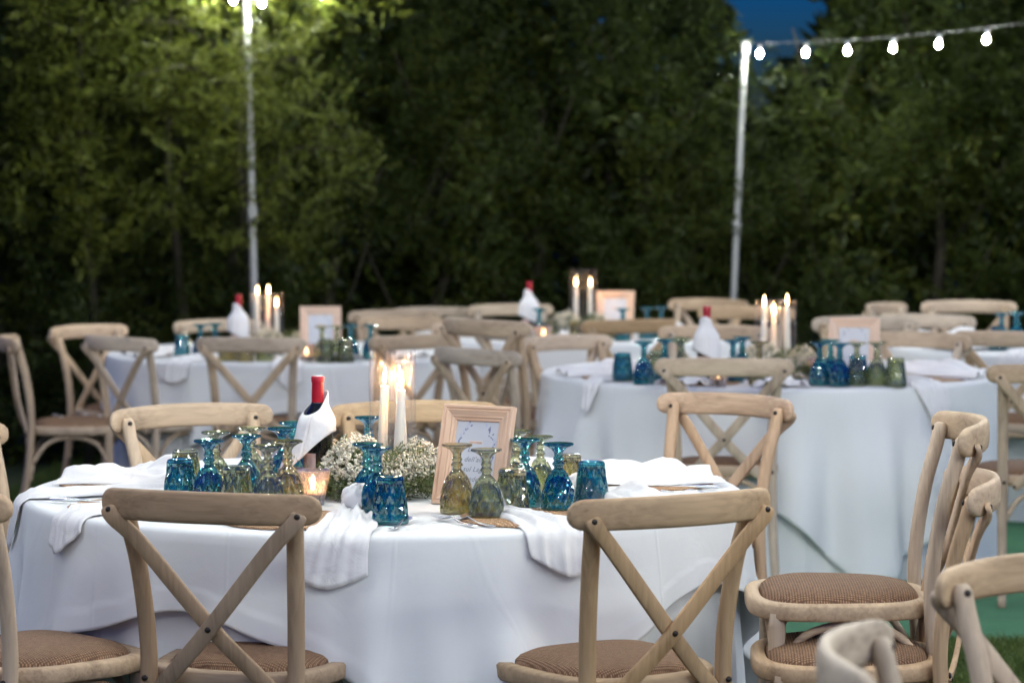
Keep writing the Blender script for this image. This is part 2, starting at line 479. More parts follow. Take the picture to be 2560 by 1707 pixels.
def sprays(base, direc, length, nleaf, leaf_len, leaf_w):
    """pinnate shoots: base (n,3), direc (n,3) unit, length (n) -> quads"""
    n = len(base)
    t = (np.arange(nleaf) + .5) / nleaf
    bend = rng.normal(0, .15, (n, 3)); bend[:, 2] = -np.abs(bend[:, 2]) * .8
    P = base[:, None] + direc[:, None] * (t[None, :, None] * length[:, None, None]) + bend[:, None] * (t[None, :, None] ** 2 * length[:, None, None])
    ref = rng.normal(0, 1, (n, 3))
    s = np.cross(direc, ref); s /= np.linalg.norm(s, axis=1, keepdims=True) + 1e-9
    sign = np.where(np.arange(nleaf) % 2 == 0, 1., -1.)
    d = s[:, None] * sign[None, :, None] * .85 + direc[:, None] * .7 + rng.normal(0, .16, (n, nleaf, 3))
    d /= np.linalg.norm(d, axis=2, keepdims=True)
    nrm = np.cross(d, rng.normal(0, 1, (n, nleaf, 3)) * .5 + np.array([0, -.3, .9]))
    nrm /= np.linalg.norm(nrm, axis=2, keepdims=True) + 1e-9
    L = leaf_len * rng.uniform(.7, 1.2, (n, nleaf, 1)) * (1.1 - .6 * t[None, :, None]); W = nrm * leaf_w * rng.uniform(.7, 1.2, (n, nleaf, 1))
    tip = P + d * L; mid = P + d * L * .5 + np.array([0, 0, 0])
    Q = np.stack([P, mid + W, tip, mid - W], 2)
    return Q.reshape(-1, 4, 3)

def hedge_points(n, x0, x1, z0, depth):
    x = rng.uniform(x0, x1, n)
    top = np.array([hedge_top(a) for a in x]); face = np.array([hedge_face(a) for a in x])
    u = rng.uniform(0, 1, n)
    z = z0 + (top - z0) * u ** .9
    lump = .42 * np.sin(x * 4.2 + 2 * np.sin(z * 2.7)) * np.sin(z * 3.6 + x * 1.3) + .17 * np.sin(x * 9 + z * 7) * np.cos(z * 8.5 - x * 3)
    y = face - lump + depth * rng.beta(1.1, 3.0, n) + .25 * np.clip(z - 2.3, 0, 2)
    return np.column_stack([x, y, z])
gz = -.15
def boughs(base, direc, length, nside, nleaf, leaf_len, leaf_w, droop):
    """feathery boughs: flat rows of side shoots, each a fine pinnate spray"""
    n = len(base)
    ref = rng.normal(0, 1, (n, 3)) * .5 + np.array([0, -.9, .35])
    s_ = np.cross(direc, ref); s_ /= np.linalg.norm(s_, axis=1, keepdims=True) + 1e-9
    t = (np.arange(nside) + .6) / nside
    P = base[:, None] + direc[:, None] * (t[None, :, None] * length[:, None, None])
    P[:, :, 2] -= droop * length[:, None] * t[None, :] ** 2
    P += rng.normal(0, .012, P.shape)
    sign = np.where(np.arange(nside) % 2 == 0, 1., -1.)
    d = s_[:, None] * sign[None, :, None] * .8 + direc[:, None] * .75 + rng.normal(0, .18, P.shape)
    d[:, :, 2] -= droop * .6 * t[None, :]
    d /= np.linalg.norm(d, axis=2, keepdims=True)
    L = length[:, None] * (.42 * (1.05 - .75 * t[None, :])) * rng.uniform(.7, 1.15, (n, nside))
    return sprays(P.reshape(-1, 3), d.reshape(-1, 3), L.reshape(-1), nleaf, leaf_len, leaf_w)
hb = hedge_points(2300, -3.9, 4.3, gz, .7)
dr = rng.normal(0, .34, (len(hb), 3)) + np.array([0, -.42, .78]); dr /= np.linalg.norm(dr, axis=1, keepdims=True)
gap = np.sin(hb[:, 0] * 2.9 + 1.2 * np.sin(hb[:, 2] * 2.1)) * np.sin(hb[:, 2] * 3.3 + hb[:, 0] * .9) + .5 * np.sin(hb[:, 0] * 6.1 + hb[:, 2] * 4.7)
hb = hb[gap + rng.uniform(-.5, .9, len(hb)) > -.30]; dr = dr[:len(hb)]
Q1 = boughs(hb, dr, rng.uniform(.35, .85, len(hb)), 16, 16, .030, .0052, .22)
hb2 = hedge_points(52000, -3.9, 4.3, gz, .9); hb2[:, 1] += .48
a = rng.normal(0, 1, (len(hb2), 3)); a /= np.linalg.norm(a, axis=1, keepdims=True)
b_ = np.cross(a, rng.normal(0, 1, (len(hb2), 3))); b_ /= np.linalg.norm(b_, axis=1, keepdims=True)
Q2 = np.stack([hb2, hb2 + a * .05 + b_ * .019, hb2 + a * .105, hb2 + a * .05 - b_ * .019], 1)
def open_sky(Q):
    x, z = Q[:, 0, 0], Q[:, 0, 2]
    lim = 2.28 + 3.2 * np.clip(np.abs(x * 16.9 / np.maximum(Q[:, 0, 1], 16.0) - 1.60) - .17, 0, 9) + .10 * np.sin(x * 37) + .06 * np.sin(x * 71)
    thin = (np.abs(x - 1.60) < .6) & (z > lim - .12) & (z < lim + .4) & (rng.uniform(0, 1, len(x)) < .3)
    return Q[(z < lim) & ~thin]
Q1 = open_sky(Q1)
Q2 = Q2[(np.abs(Q2[:, 0, 0] - 1.6) > .42) | (Q2[:, 0, 2] < 2.0)]
hb3 = hedge_points(42000, -4.3, 4.7, gz, .9); hb3[:, 1] += rng.uniform(1.0, 1.9, len(hb3))
a = rng.normal(0, 1, (len(hb3), 3)); a /= np.linalg.norm(a, axis=1, keepdims=True)
b_ = np.cross(a, rng.normal(0, 1, (len(hb3), 3))); b_ /= np.linalg.norm(b_, axis=1, keepdims=True)
Q3 = open_sky(np.stack([hb3, hb3 + a * .08 + b_ * .034, hb3 + a * .17, hb3 + a * .08 - b_ * .034], 1))
hedge = thing('hedge', 'tall dense dark green hedge closing off the garden behind the tables', 'hedge', (0, 0, 0))
obj('foliage', quads_mesh('hedge_foliage', np.concatenate([Q1, Q2, Q3]), LEAF), hedge)['kind'] = 'stuff'
for k in range(13):
    x = -3.6 + k * .62 + random.uniform(-.15, .15); y = hedge_face(x) + .65
    mb = MB(); h = hedge_top(x) - .9
    p = [(x + .08 * math.sin(q * 3 + k), y + .05 * math.cos(q * 2.2 + k), gz - .1 + q * (h + .1) / 6) for q in range(7)]
    mb.tube(p, [.05, .045, .04, .033, .026, .018, .008], 7)
    for q in range(1, 6):
        bx, by, bz = p[q]; s = random.choice((-1, 1))
        mb.tube([(bx, by, bz), (bx + s * .18, by - .25, bz + .22), (bx + s * .30, by - .55, bz + .55)], [.014, .010, .004], 5)
    obj('trunk', mb.mesh('hedge_trunk', BRANCH), hedge)

# looser hedge part reaching past the first pole, lamplight put into its leaves
bush = thing('bush', 'hedge bush with boughs crossing the pole, lamplight put into its yellow green leaf colour', 'bush', (-2.0, 15.34, g(-2.0, 15.7)))
bb = []; bd = []; bl = []; mbb = MB()
for k in range(210):
    x0 = rng.uniform(-.75, .95); zz = rng.uniform(1.25, 3.0)
    near = math.exp(-((x0 - .55) / .5) ** 2) * sstep(1.15, 1.7, zz)
    if x0 > .2 and zz < 1.2: continue
    ang = rng.normal(.25, .55); L = rng.uniform(.35, .62) + .60 * near * rng.uniform(.25, 1)
    d = np.array([math.sin(ang) * .8, -.75, .45 + rng.normal(0, .2)]); d /= np.linalg.norm(d)
    p = np.array([x0, rng.uniform(-.15, .15), zz])
    bb.append(p); bd.append(d); bl.append(L)
    if k % 5 == 0: mbb.tube([tuple(p - d * .25), tuple(p + d * L * .4), tuple(p + d * L * .9 + np.array([0, 0, -.2 * L]))], [.007, .005, .002], 5)
obj('foliage', quads_mesh('bush_foliage', boughs(np.array(bb), np.array(bd), np.array(bl), 16, 16, .032, .0056, .25), LEAF_LIT), bush)['kind'] = 'stuff'
for q in (-.4, .1, .5):
    mbb.tube([(q, .35, -.05), (q + .05, .3, .9), (q - .03, .28, 1.7), (q, .2, 2.6)], [.035, .028, .02, .008], 7)
obj('branches', mbb.mesh('bush_branches', BRANCH), bush)

# ------------------------------------------------------------------ poles and festoon lights
def pole(x, y, top, lean, label):
    z0 = g(x, y)
    t = thing('light_pole', label, 'pole', (x, y, z0), group='poles holding the festoon lights')
    h = top - z0
    p = [(lean * k / 8, 0, -.05 + (h + .05) * k / 8) for k in range(9)]
    obj('shaft', MB().tube(p, .020, 14).mesh('pole_shaft', POLE), t)
    obj('cap', MB().lathe([(0, h + .012), (.026, h + .012), (.028, h), (.028, h - .05), (.0235, h - .055)], 14, off=(lean, 0, 0)).mesh('pole_cap', POLE), t)
    obj('joint', MB().lathe([(.023, h * .52), (.027, h * .52), (.027, h * .555), (.023, h * .555)], 14, off=(lean * .53, 0, 0)).mesh('pole_joint', POLE), t)
    obj('base_plate', MB().lathe([(0, -.01), (.16, -.01), (.16, .012), (.03, .016), (.03, .05), (0, .05)], 20).mesh('pole_base', POLE), t)
    mb = MB()
    for k in range(9): pass
    mb.tube([(lean + .024 * math.cos(k * .8), .024 * math.sin(k * .8), h - .03 - .004 * k) for k in range(17)], .004, 6)
    obj('tie', mb.mesh('pole_tie', CABLE), t)
    return t
P1 = (-1.435, 15.1, 2.535); P2 = (1.385, 16.55, 2.335)
pole(-1.38, 15.1, 2.58, -.055, 'tall grey pole whose shaft passes behind the bush boughs')
pole(1.285, 16.55, 2.335, .095, 'leaning grey pole with its top ending below the patch of blue sky')

bulb_mesh = MB().lathe([(0.0, -.036), (.006, -.0345), (.0108, -.030), (.0130, -.023), (.0122, -.014), (.009, -.006), (.0075, 0)], 10).mesh('bulb', BULB_MAT)
socket_mesh = MB().lathe([(.0, .034), (.007, .033), (.0105, .026), (.011, .0), (.0, -.002)], 10).mesh('socket', SOCKET)
def festoon(a, b, sag, label, spacing=.42, first=.12):
    a, b = Vector(a), Vector(b); L = (b - a).length
    t = thing('festoon_light', label, 'string lights', tuple(a), group='festoon lights over the garden')
    def pt(s):
        u = s / L; p = (b - a) * u; p.z -= 4 * sag * u * (1 - u); return p
    n = 48
    obj('cable', MB().tube([pt(L * k / n) for k in range(n + 1)], .0024, 6).mesh('cable', CABLE), t)
    s = first
    while s < L - .1:
        p = pt(s)
        bo = obj('bulb', bulb_mesh, t, (p.x, p.y, p.z - .045), (random.uniform(-.12, .12), random.uniform(-.12, .12), random.uniform(0, 6)))
        obj('socket', socket_mesh, bo)
        s += spacing * random.uniform(.74, 1.16)
    return t
OV = 2.75
festoon(P2, (5.9, 10.2, 3.17), .27, 'string of lit white bulbs running from the leaning pole below the sky gap', .40, .13)
festoon(P1, (4.5, 10.2, OV + .55), .08, 'string of lit white bulbs tied to the pole behind the bush', .42, .12)
festoon(P1, (-3.3, 8.6, OV + .45), .02, 'string of lit bulbs running from the pole behind the bush out of the picture', .42, .2)
festoon((-4.0, 9.6, OV + .1), (4.4, 4.2, OV), .18, 'string of lit bulbs hanging over the front table', .45)
festoon((-4.6, 4.6, OV), (5.0, 8.6, OV + .1), .15, 'string of lit bulbs crossing above the front table and the chairs', .45)
festoon((-3.8, 2.4, OV), (4.6, 4.2, OV), .15, 'string of lit bulbs hung nearest the camera side of the garden', .40)
festoon((.8, .6, OV), (6.0, 5.6, OV), .15, 'string of lit bulbs slung over the foreground chairs', .40)

# ------------------------------------------------------------------ chairs
def rail_y(x): return -.258 - .084 * (1 - (x / .25) ** 2)
def make_chair():
    P = {}
    H, W, T = .071, .25, .0125
    mb = MB(); rows = []
    xs = [-W + 2 * W * (1 - math.cos(math.pi * k / 30)) / 2 for k in range(31)]
    for x in xs:
        e = max(0, (abs(x) - (W - H / 2)) / (H / 2))
        hh = H / 2 * math.sqrt(max(0.004, 1 - min(1, e) ** 2.4)) * (1 - .05 * (x / W) ** 2)
        zc = .842 + .006 * (1 - (x / W) ** 2)
        row = []
        tt = T * (1 if e < .75 else math.sqrt(max(.05, 1 - ((e - .75) / .25) ** 2)))
        for k in range(14):
            th = 2 * math.pi * k / 14
            cy, cz = math.cos(th), math.sin(th)
            sy = math.copysign(abs(cy) ** .55, cy); sz = math.copysign(abs(cz) ** .75, cz)
            row.append((x, rail_y(x) + tt * sy, zc + hh * sz))
        rows.append(row)
    mb.grid(rows, closed_v=True); n = len(mb.v)
    mb.f.append(tuple(range(14))[::-1]); mb.f.append(tuple(range(n - 14, n)))
    P['top_rail'] = [mb.mesh('top_rail', WOOD_X)]
    def smooth_path(pts, m=5):
        pts = [Vector(p) for p in pts]; out = []
        for i in range(len(pts) - 1):
            p0 = pts[max(i - 1, 0)]; p1 = pts[i]; p2 = pts[i + 1]; p3 = pts[min(i + 2, len(pts) - 1)]
            for k in range(m):
                t = k / m
                out.append(.5 * ((2 * p1) + (p2 - p0) * t + (2 * p0 - 5 * p1 + 4 * p2 - p3) * t * t + (3 * p1 - p0 - 3 * p2 + p3) * t ** 3))
        out.append(pts[-1]); return out
    P['rear_post'] = []; P['brace'] = []; P['front_leg'] = []; P['arch'] = []
    for s in (-1, 1):
        pp = smooth_path([(s * .190, -.275, 0), (s * .176, -.225, .22), (s * .170, -.205, .44), (s * .172, -.208, .56), (s * .180, -.230, .70), (s * .190, -.2575, .80), (s * .1935, -.268, .852)])
        rr = [(lerp(.0140, .0172, min(1, i / 10)), lerp(.0150, .0192, min(1, i / 10))) for i in range(len(pp))]
        rr[-3:] = [(.0165, .018), (.014, .0155), (.009, .010)]
        P['rear_post'].append(MB().tube(pp, rr, 12, up=(1, 0, 0)).mesh('rear_post', WOOD_Z))
        off = .011 if s > 0 else -.003
        bp = smooth_path([(s * .218, rail_y(.218) - .021, .838), (s * .205, rail_y(.205) - .018, .815), (s * .150, -.288 - off, .757), (0, -.262 - off, .572), (-s * .085, -.238 - off, .478), (-s * .137, -.226, .425)])
        mb = MB(); rows = []
        for i, p in enumerate(bp):
            t = (bp[min(i + 1, len(bp) - 1)] - bp[max(i - 1, 0)]).normalized()
            lat = t.cross(Vector((0, 1, 0))).normalized(); nr = lat.cross(t).normalized()
            e = min(i, len(bp) - 1 - i); w = .0175 * (.55, .85, .97, 1)[min(e, 3)]; th = .0062
            rows.append([p + lat * a + nr * b for a, b in ((-w, -th * .6), (-w * .85, -th), (w * .85, -th), (w, -th * .6), (w, th * .6), (w * .85, th), (-w * .85, th), (-w, th * .6))])
        mb.grid(rows, closed_v=True); n = len(mb.v)
        mb.f.append(tuple(range(8))[::-1]); mb.f.append(tuple(range(n - 8, n)))
        P['brace'].append(mb.mesh('brace', WOOD_Z, angle=50))
        P['front_leg'].append(MB().tube(smooth_path([(s * .178, .148, .445), (s * .182, .155, .22), (s * .190, .172, 0)]), [.0205 - .0006 * i for i in range(11)], 12).mesh('front_leg', WOOD_Z))
        P['arch'].append(MB().tube(smooth_path([(s * .184, .150, .22), (s * .182, .138, .31), (s * .178, .085, .392), (s * .175, -.03, .420), (s * .174, -.130, .392), (s * .174, -.192, .31), (s * .176, -.214, .22)]), .0098, 8).mesh('arch', WOOD_Y))
    for y0, yy in ((.150, 1), (-.21, -1)):
        P['arch'].append(MB().tube(smooth_path([(-.174, y0, .22), (-.160, y0, .31), (-.105, y0 + .01 * yy, .392), (0, y0 + .012 * yy, .420), (.105, y0 + .01 * yy, .392), (.160, y0, .31), (.174, y0, .22)]), .0098, 8).mesh('arch', WOOD_X))
    # seat frame and pad
    def outline(k, n, inset):
        th = 2 * math.pi * k / n; c, s_ = math.cos(th), math.sin(th)
        x = math.copysign(abs(c) ** .62, c); y = math.copysign(abs(s_) ** .62, s_)
        w = .212 + .020 * y
        return ((w - inset) * x, (.218 - inset) * y - .005)
    n = 44; rings = [(.034, .432), (.004, .430), (0, .436), (0, .462), (.005, .468), (.030, .4685), (.034, .462), (.034, .432)]
    mb = MB().grid([[(*outline(k, n, i), z) for k in range(n)] for i, z in rings], closed_v=True)
    P['seat_frame'] = [mb.mesh('seat_frame', WOOD_X, angle=60)]
    rings = [(.0345, .440), (.0345, .462), (.038, .474), (.050, .484), (.08, .492), (.13, .497), (.19, .499)]
    mb = MB().grid([[(*outline(k, n, i), z) for k in range(n)] for i, z in rings], closed_v=True)
    m0 = len(mb.v); mb.f.append(tuple(range(m0 - n, m0)))
    P['seat_pad'] = [mb.mesh('seat_pad', RATTAN)]
    def boltm(): return MB().lathe([(0, .003), (.0052, .0026), (.007, 0), (.007, -.003)], 10).mesh('bolt', BOLT)
    B = boltm()
    bolts = []
    for s in (-1, 1):
        bolts.append(((s * .193, -.2485, .838), (R(-90), 0, 0)))                         # front of posts
        bolts.append(((s * .214, rail_y(.214) - .0275, .832), (R(90), 0, 0)))            # brace ends on the rail
        bolts.append(((s * .1365, -.2335, .432), (R(90), 0, 0)))                          # brace feet
        bolts.append(((s * .171, -.2265, .447), (R(90), 0, 0)))                           # posts to seat
    bolts.append(((0, -.2805, .572), (R(90), 0, 0)))
    root = thing('crossback_chair', 'x', 'chair', (0, 0, 0), group='crossback wooden chairs')
    for k, ms in P.items():
        for m in ms: obj(k, m, root)
    for l, r in bolts: obj('bolt', B, root, l, r)
    return root

CH = [
 # x, y, facing (deg, 0 = away from the camera), dz, tilt, label
 (-.580, 6.30, 18, 0, 0, 'brown crossback chair seen from behind at the nearest table, beside the hanging knotted napkin'),
 (.215, 6.23, -30, 0, 0, 'honey toned crossback chair seen from behind, tucked under the knotted napkin by the forks'),
 (-.818, 7.987, 150, 0, 0, 'pale crossback chair facing us behind the blue and olive goblets of the nearest table'),
 (-.239, 8.073, 168, 0, 0, 'pale crossback chair facing us behind the tall candles of the nearest table'),
 (-1.27, 7.40, 112, 0, 0, 'crossback chair beyond the nearest table with only a rail end and post in the picture'),
 (-1.10, 6.36, 43, 0, 0, 'crossback chair cut by the bottom corner, only its dark woven seat showing'),
 (.488, 8.403, 221, 0, 0, 'pinkish crossback chair facing us between the two nearest tables, rail cracked along its length'),
 (.815, 10.604, 5, 0, 0, 'crossback chair seen from behind in front of the bottle of the second table'),
 (.765, 6.36, -87, 0, 0, 'lower chair of the stacked pair with woven seats standing beside the nearest table'),
 (.765, 6.52, -88, .116, 0, 'upper chair of the stacked pair with woven seats standing beside the nearest table'),
 (1.095, 4.70, 150, 0, 0, 'blurred pale foreground chair whose rail runs out of the picture'),
 (.80, 4.02, 100, 0, 0, 'blurred foreground chair seen end on, cut by the bottom of the picture'),
 (1.920, 10.218, -8, 0, 0, 'crossback chair seen from behind on the green carpet, cut by the picture edge'),
 (-1.175, 13.05, 6, 0, 0, 'crossback chair seen from behind, in front of the candlelit gold glasses of the far table'),
 (-1.66, 13.22, 42, 0, 0, 'angled crossback chair seen from behind at the corner of the far table by the hedge'),
 (-1.96, 14.00, 130, 0, 0, 'crossback chair facing us directly before the dark hedge, half hidden by an angled chair'),
 (-2.05, 13.0, 80, 0, 0, 'crossback chair in profile with petals on its brown seat, at the picture edge'),
 (-1.45, 14.65, 152, 0, 0, 'crossback chair partly hidden behind the wrapped bottle of the far table by the hedge'),
 (-.66, 14.35, 200, 0, 0, 'crossback chair facing us past the picture frame of the far table'),
 (-.62, 13.02, -40, 0, 0, 'crossback chair seen from behind above the tops of the nearest tall candles'),
 (.05, 11.53, 47, 0, 0, 'lower chair of the stacked pair standing between the far table and the second table'),
 (.085, 11.56, 47, .118, 0, 'upper chair of the stacked pair standing between the far table and the second table'),
 (.41, 11.93, 140, 0, 0, 'crossback chair facing us beyond the blue tumbler of the second table'),
 (.46, 13.80, -25, 0, 0, 'tilted looking brown chair seen from behind before the rearmost frame and candles'),
 (.90, 12.34, 185, 0, 0, 'pale crossback chair facing us behind the wrapped bottle of the second table'),
 (1.13, 14.2, 200, 0, 0, 'crossback chair beside the foot of the leaning pole'),
 (.95, 15.35, 215, 0, 0, 'far crossback chair behind the rearmost picture frame, seen through glasses'),
 (-.62, 15.35, 170, 0, 0, 'far crossback chair before the hedge, overlapped by its pale neighbour'),
 (-.46, 15.62, 186, 0, 0, 'far pale crossback chair before the hedge with one open X showing'),
 (.08, 15.62, 160, 0, 0, 'far crossback chair just behind the rearmost wrapped bottle'),
 (-.10, 14.0, 10, 0, 0, 'brown chair back seen from behind in front of the rearmost table, beside a stacked pair'),
 (.20, 13.42, 60, 0, 0, 'angled brown chair in front of the rearmost bottle and votives'),
 (1.57, 11.68, 220, 0, 0, 'pale crossback chair facing us behind the draped napkins and frame of the second table'),
 (1.69, 12.98, 180, 0, 0, 'crossback chair facing us partly hidden behind the second table picture frame'),
 (2.27, 12.33, 20, 0, 0, 'brown chair seen from behind at the table cut by the picture edge'),
 (2.22, 14.6, 120, 0, 0, 'small far chair turned sideways against the dark hedge'),
 (2.19, 13.85, 35, 0, 0, 'far brown chair rail sloping down before the white napkin heap'),
 (2.47, 14.75, 180, 0, 0, 'far pale chair with long rail facing us before the hedge'),
]
chair0 = make_chair()
for k, (x, y, ph, dz, tl, lab) in enumerate(CH):
    rc = random.Random(k * 7 + 1); v = rc.uniform(.86, 1.06); wm = rc.uniform(-.05, .05)
    col = {0: (.72, .66, .60), 1: (.82, .72, .57), 6: (1.06, .98, .97), 8: (1.02, .94, .86), 2: (1.12, 1.08, 1.0), 3: (1.10, 1.06, .96), 19: (.85, .80, .74), 23: (.80, .72, .6)}.get(k, (v * (1 + wm), v, v * (1 - wm)))
    rot = (0, 0, R(-ph)); loc = (x, y, g(x, y) + dz + (.012 if (x > .42 and y > 9.18) else 0))
    if k == 0:
        chair0.location = loc; chair0.rotation_euler = rot; chair0['label'] = lab; c = chair0
    else:
        c = dup(chair0, loc, rot, lab)
    c.scale = (1.045, 1, 1)
    for ch in c.children: ch.color = (*col, 1)
# petals lying on the profile chair's seat
petal_m = MB().grid([[(.012 * u * (1 - .3 * v * v), .010 * v, .004 * (u * u + v * v)) for v in (-1, -.5, 0, .5, 1)] for u in (-1, -.5, 0, .5, 1)]).mesh('petal', plain('petal_white', (.78, .76, .78), .6))
for k, (dx, dy) in enumerate(((-.10, .03), (.04, .06), (-.06, -.05), (.12, -.02))):
    zz = g(-2.05, 13.0) + .501
    tag(obj('petal', petal_m, None, (-2.05 + dx, 13.0 + dy, zz), (0, 0, k)), 'white petal lying on the brown seat of the profile chair', 'petal', 'petals on a chair seat')

# ------------------------------------------------------------------ tables: cloths
RT = .92
def sq_drop(th, th0, a):
    c, s = abs(math.cos(th - th0)), abs(math.sin(th - th0))
    return a / max(c, s) - RT
def fold(th, seed):
    return (math.cos(21 * th + 1.6 * math.sin(3 * th + seed) + seed) * .55 + math.cos(37 * th + 1.7 * math.sin(5 * th + 2 * seed)) * .3 + math.cos(7 * th + seed * 3) * .4)
def make_table(cx, cy, seed, corner_deg, a, lab_u, lab_o, amp=.045, flare=.08):
    zg = g(cx, cy); NT = 420
    prof_top = [.0001, .2, .4, .6, .75, .85, .895]
    def build(radius_off, ztop, zbot_fn, amp, flare, steps, hem):
        rows = []
        for r in prof_top: rows.append([(r * math.cos(t), r * math.sin(t), ztop + .0012 * fold(t, seed) * (r / RT) ** 3) for t in TH])
        for k in range(5):
            q = k / 4 * math.pi / 2
            rows.append([((RT - .018 + radius_off + .018 * math.sin(q)) * math.cos(t), (RT - .018 + radius_off + .018 * math.sin(q)) * math.sin(t), ztop - .018 + .018 * math.cos(q)) for t in TH])
        for k in range(1, steps + 1):
            row = []
            for t in TH:
                dmax, cf = zbot_fn(t)
                s = .018 + (dmax - .018) * (k / steps)
                grow = sstep(0, .5, s)
                r = RT + radius_off + flare * s + amp * cf * grow * (fold(t, seed) + .55) + .0035 * math.sin(9 * t + 14 * s + seed) * sstep(0, .2, s)
                if hem and dmax - s < .055: r += .0022
                row.append((r * math.cos(t), r * math.sin(t), ztop - s))
            rows.append(row)
        return MB().grid(rows, closed_v=True)
    TH = [2 * math.pi * k / NT for k in range(NT)]
    u = build(-.012, .744, lambda t: (.744 - .004, 1.0), .022, .015, 20, False)
    o1 = obj('tablecloth', u.mesh('tablecloth', CLOTH), None, (cx, cy, zg + (.012 if cx > .5 and cy > 9.2 else 0)))
    tag(o1, lab_u, 'tablecloth', 'floor length tablecloths')
    th0 = R(corner_deg) + math.pi / 4
    def ov(t):
        # the nearest corner hangs in deep folds
        d = sq_drop(t, th0, a)
        mx = a * 1.414 - RT; mn = a - RT
        c = (d - mn) / (mx - mn)
        d = mn + (mx - mn) * c * (1 - .18 * c)
        return (min(.725, d + .018 * math.sin(5 * t + seed) + .012 * math.sin(13 * t)), .35 + 1.25 * c)
    o = build(.012, .750, ov, amp, flare, 26, True)
    m = o.mesh('overlay_cloth', CLOTH)
    o2 = obj('overlay_cloth', m, None, (cx, cy, zg + (.012 if cx > .5 and cy > 9.2 else 0)))
    tag(o2, lab_o, 'tablecloth', 'square overlay cloths')
    sm = o2.modifiers.new('thickness', 'SOLIDIFY'); sm.thickness = .0016; sm.offset = 1
    return (cx, cy, zg + .7505 + (.012 if cx > .5 and cy > 9.2 else 0))
T1 = make_table(-.33, 7.19, 1.0, -76, 1.12, 'white floor length undercloth of the nearest table, showing below the overlay hem', 'white overlay cloth with wavy hem on the nearest table', .058, .08)
T2 = make_table(1.05, 11.42, 2.3, -70, 1.29, 'white floor length undercloth of the second table, by the green carpet', 'white overlay cloth with hanging corner on the second table, by the green carpet', .052, .05)
T3 = make_table(-1.10, 13.95, 4.1, -40, 1.15, 'white floor length undercloth of the far table by the hedge', 'white overlay cloth of the far table, behind the gold lit glasses')
T4 = make_table(.40, 14.95, 5.2, -60, 1.15, 'white floor length undercloth of the rearmost table', 'white overlay cloth of the rearmost table, under the small frame')
T5 = make_table(2.72, 13.25, 6.6, -110, 1.15, 'white floor length undercloth of the table cut by the picture edge', 'white overlay cloth of the table cut by the picture edge')

# ------------------------------------------------------------------ glassware
def tri(x):
    x = x % 1.0; return 1 - abs(2 * x - 1)
def diamond(n, pitch, depth, z0, z1):
    def mod(r, z, th, inner=False):
        if r < .012 or not (z0 < z < z1): return r
        w = sstep(z0, z0 + .008, z) * (1 - sstep(z1 - .01, z1, z))
        a = n * th / (2 * math.pi) + z / pitch; b = n * th / (2 * math.pi) - z / pitch
        return r - depth * w * (1 - max(tri(a), tri(b)) ** 1.0) * 2
    return mod
def dense(prof, m):
    out = []
    for (r0, z0), (r1, z1) in zip(prof, prof[1:]):
        k = max(1, int(math.hypot(r1 - r0, z1 - z0) / m))
        for i in range(k): out.append((lerp(r0, r1, i / k), lerp(z0, z1, i / k)))
    return out + [prof[-1]]
def goblet_mesh(name, mat, s=1.0):
    inner = [(0.0004, .086), (.014, .083), (.026, .072), (.034, .054), (.0378, .032), (.0385, .012), (.0388, .001)]
    outer = [(.0402, .0), (.0415, .003), (.0425, .012), (.0425, .028), (.0400, .050), (.0345, .070), (.0265, .087), (.0185, .0975), (.0125, .1035), (.0105, .107), (.0112, .111), (.0145, .1145), (.0150, .117), (.0120, .1205), (.0102, .124), (.0125, .128), (.0130, .1305), (.0105, .134), (.0100, .139), (.0115, .145), (.0170, .152), (.0250, .1575), (.0320, .1602), (.0362, .1612), (.0368, .1640), (.0355, .1665), (.030, .167), (.012, .166), (.0004, .166)]
    md = diamond(9, .044, .0034, .008, .095)
    pin = dense(inner, .008); pout = dense(outer, .0055)
    mb = MB(); n = 72
    rows = [[(r * math.cos(2 * math.pi * k / n), r * math.sin(2 * math.pi * k / n), z) for k in range(n)] for r, z in pin]
    for r, z in pout:
        row = []
        for k in range(n):
            th = 2 * math.pi * k / n
            rr = md(r, z, th)
            if z > .155 and r > .02: rr += .0006 * math.cos(18 * th)
            row.append((rr * math.cos(th), rr * math.sin(th), z))
        rows.append(row)
    rows = [[(x * s, y * s, z * s) for x, y, z in row] for row in rows]
    mb.grid(rows, closed_v=True)
    return mb.mesh(name, mat, angle=16)
def tumbler_mesh(name, mat, h=.110, rb=.0325, rt=.0435):
    inner = [(.0004, h - .014), (rb * .72, h - .014), (rb - .003, h - .020), (rt - .0035, .010), (rt - .003, .0008)]
    outer = [(rt - .0015, 0), (rt, .003), (rt, .012), (lerp(rt, rb, .45) + .0012, h * .5), (rb + .001, h - .016), (rb + .0012, h - .008), (rb - .001, h - .002), (rb - .004, h), (.012, h - .003), (.0004, h - .003)]
    md = diamond(9, .050, .0036, .014, h - .012)
    n = 72; mb = MB()
    rows = [[(r * math.cos(2 * math.pi * k / n), r * math.sin(2 * math.pi * k / n), z) for k in range(n)] for r, z in dense(inner, .012)]
    rows += [[(md(r, z, 2 * math.pi * k / n) * math.cos(2 * math.pi * k / n), md(r, z, 2 * math.pi * k / n) * math.sin(2 * math.pi * k / n), z) for k in range(n)] for r, z in dense(outer, .006)]
    mb.grid(rows, closed_v=True)
    return mb.mesh(name, mat, angle=16)
GM = {c: goblet_mesh('goblet_' + c, m) for c, m in (('blue', BLUE), ('olive', OLIVE), ('gold', GOLD))}
TM = {c: tumbler_mesh('tumbler_' + c, m) for c, m in (('blue', BLUE), ('olive', OLIVE), ('gold', GOLD))}
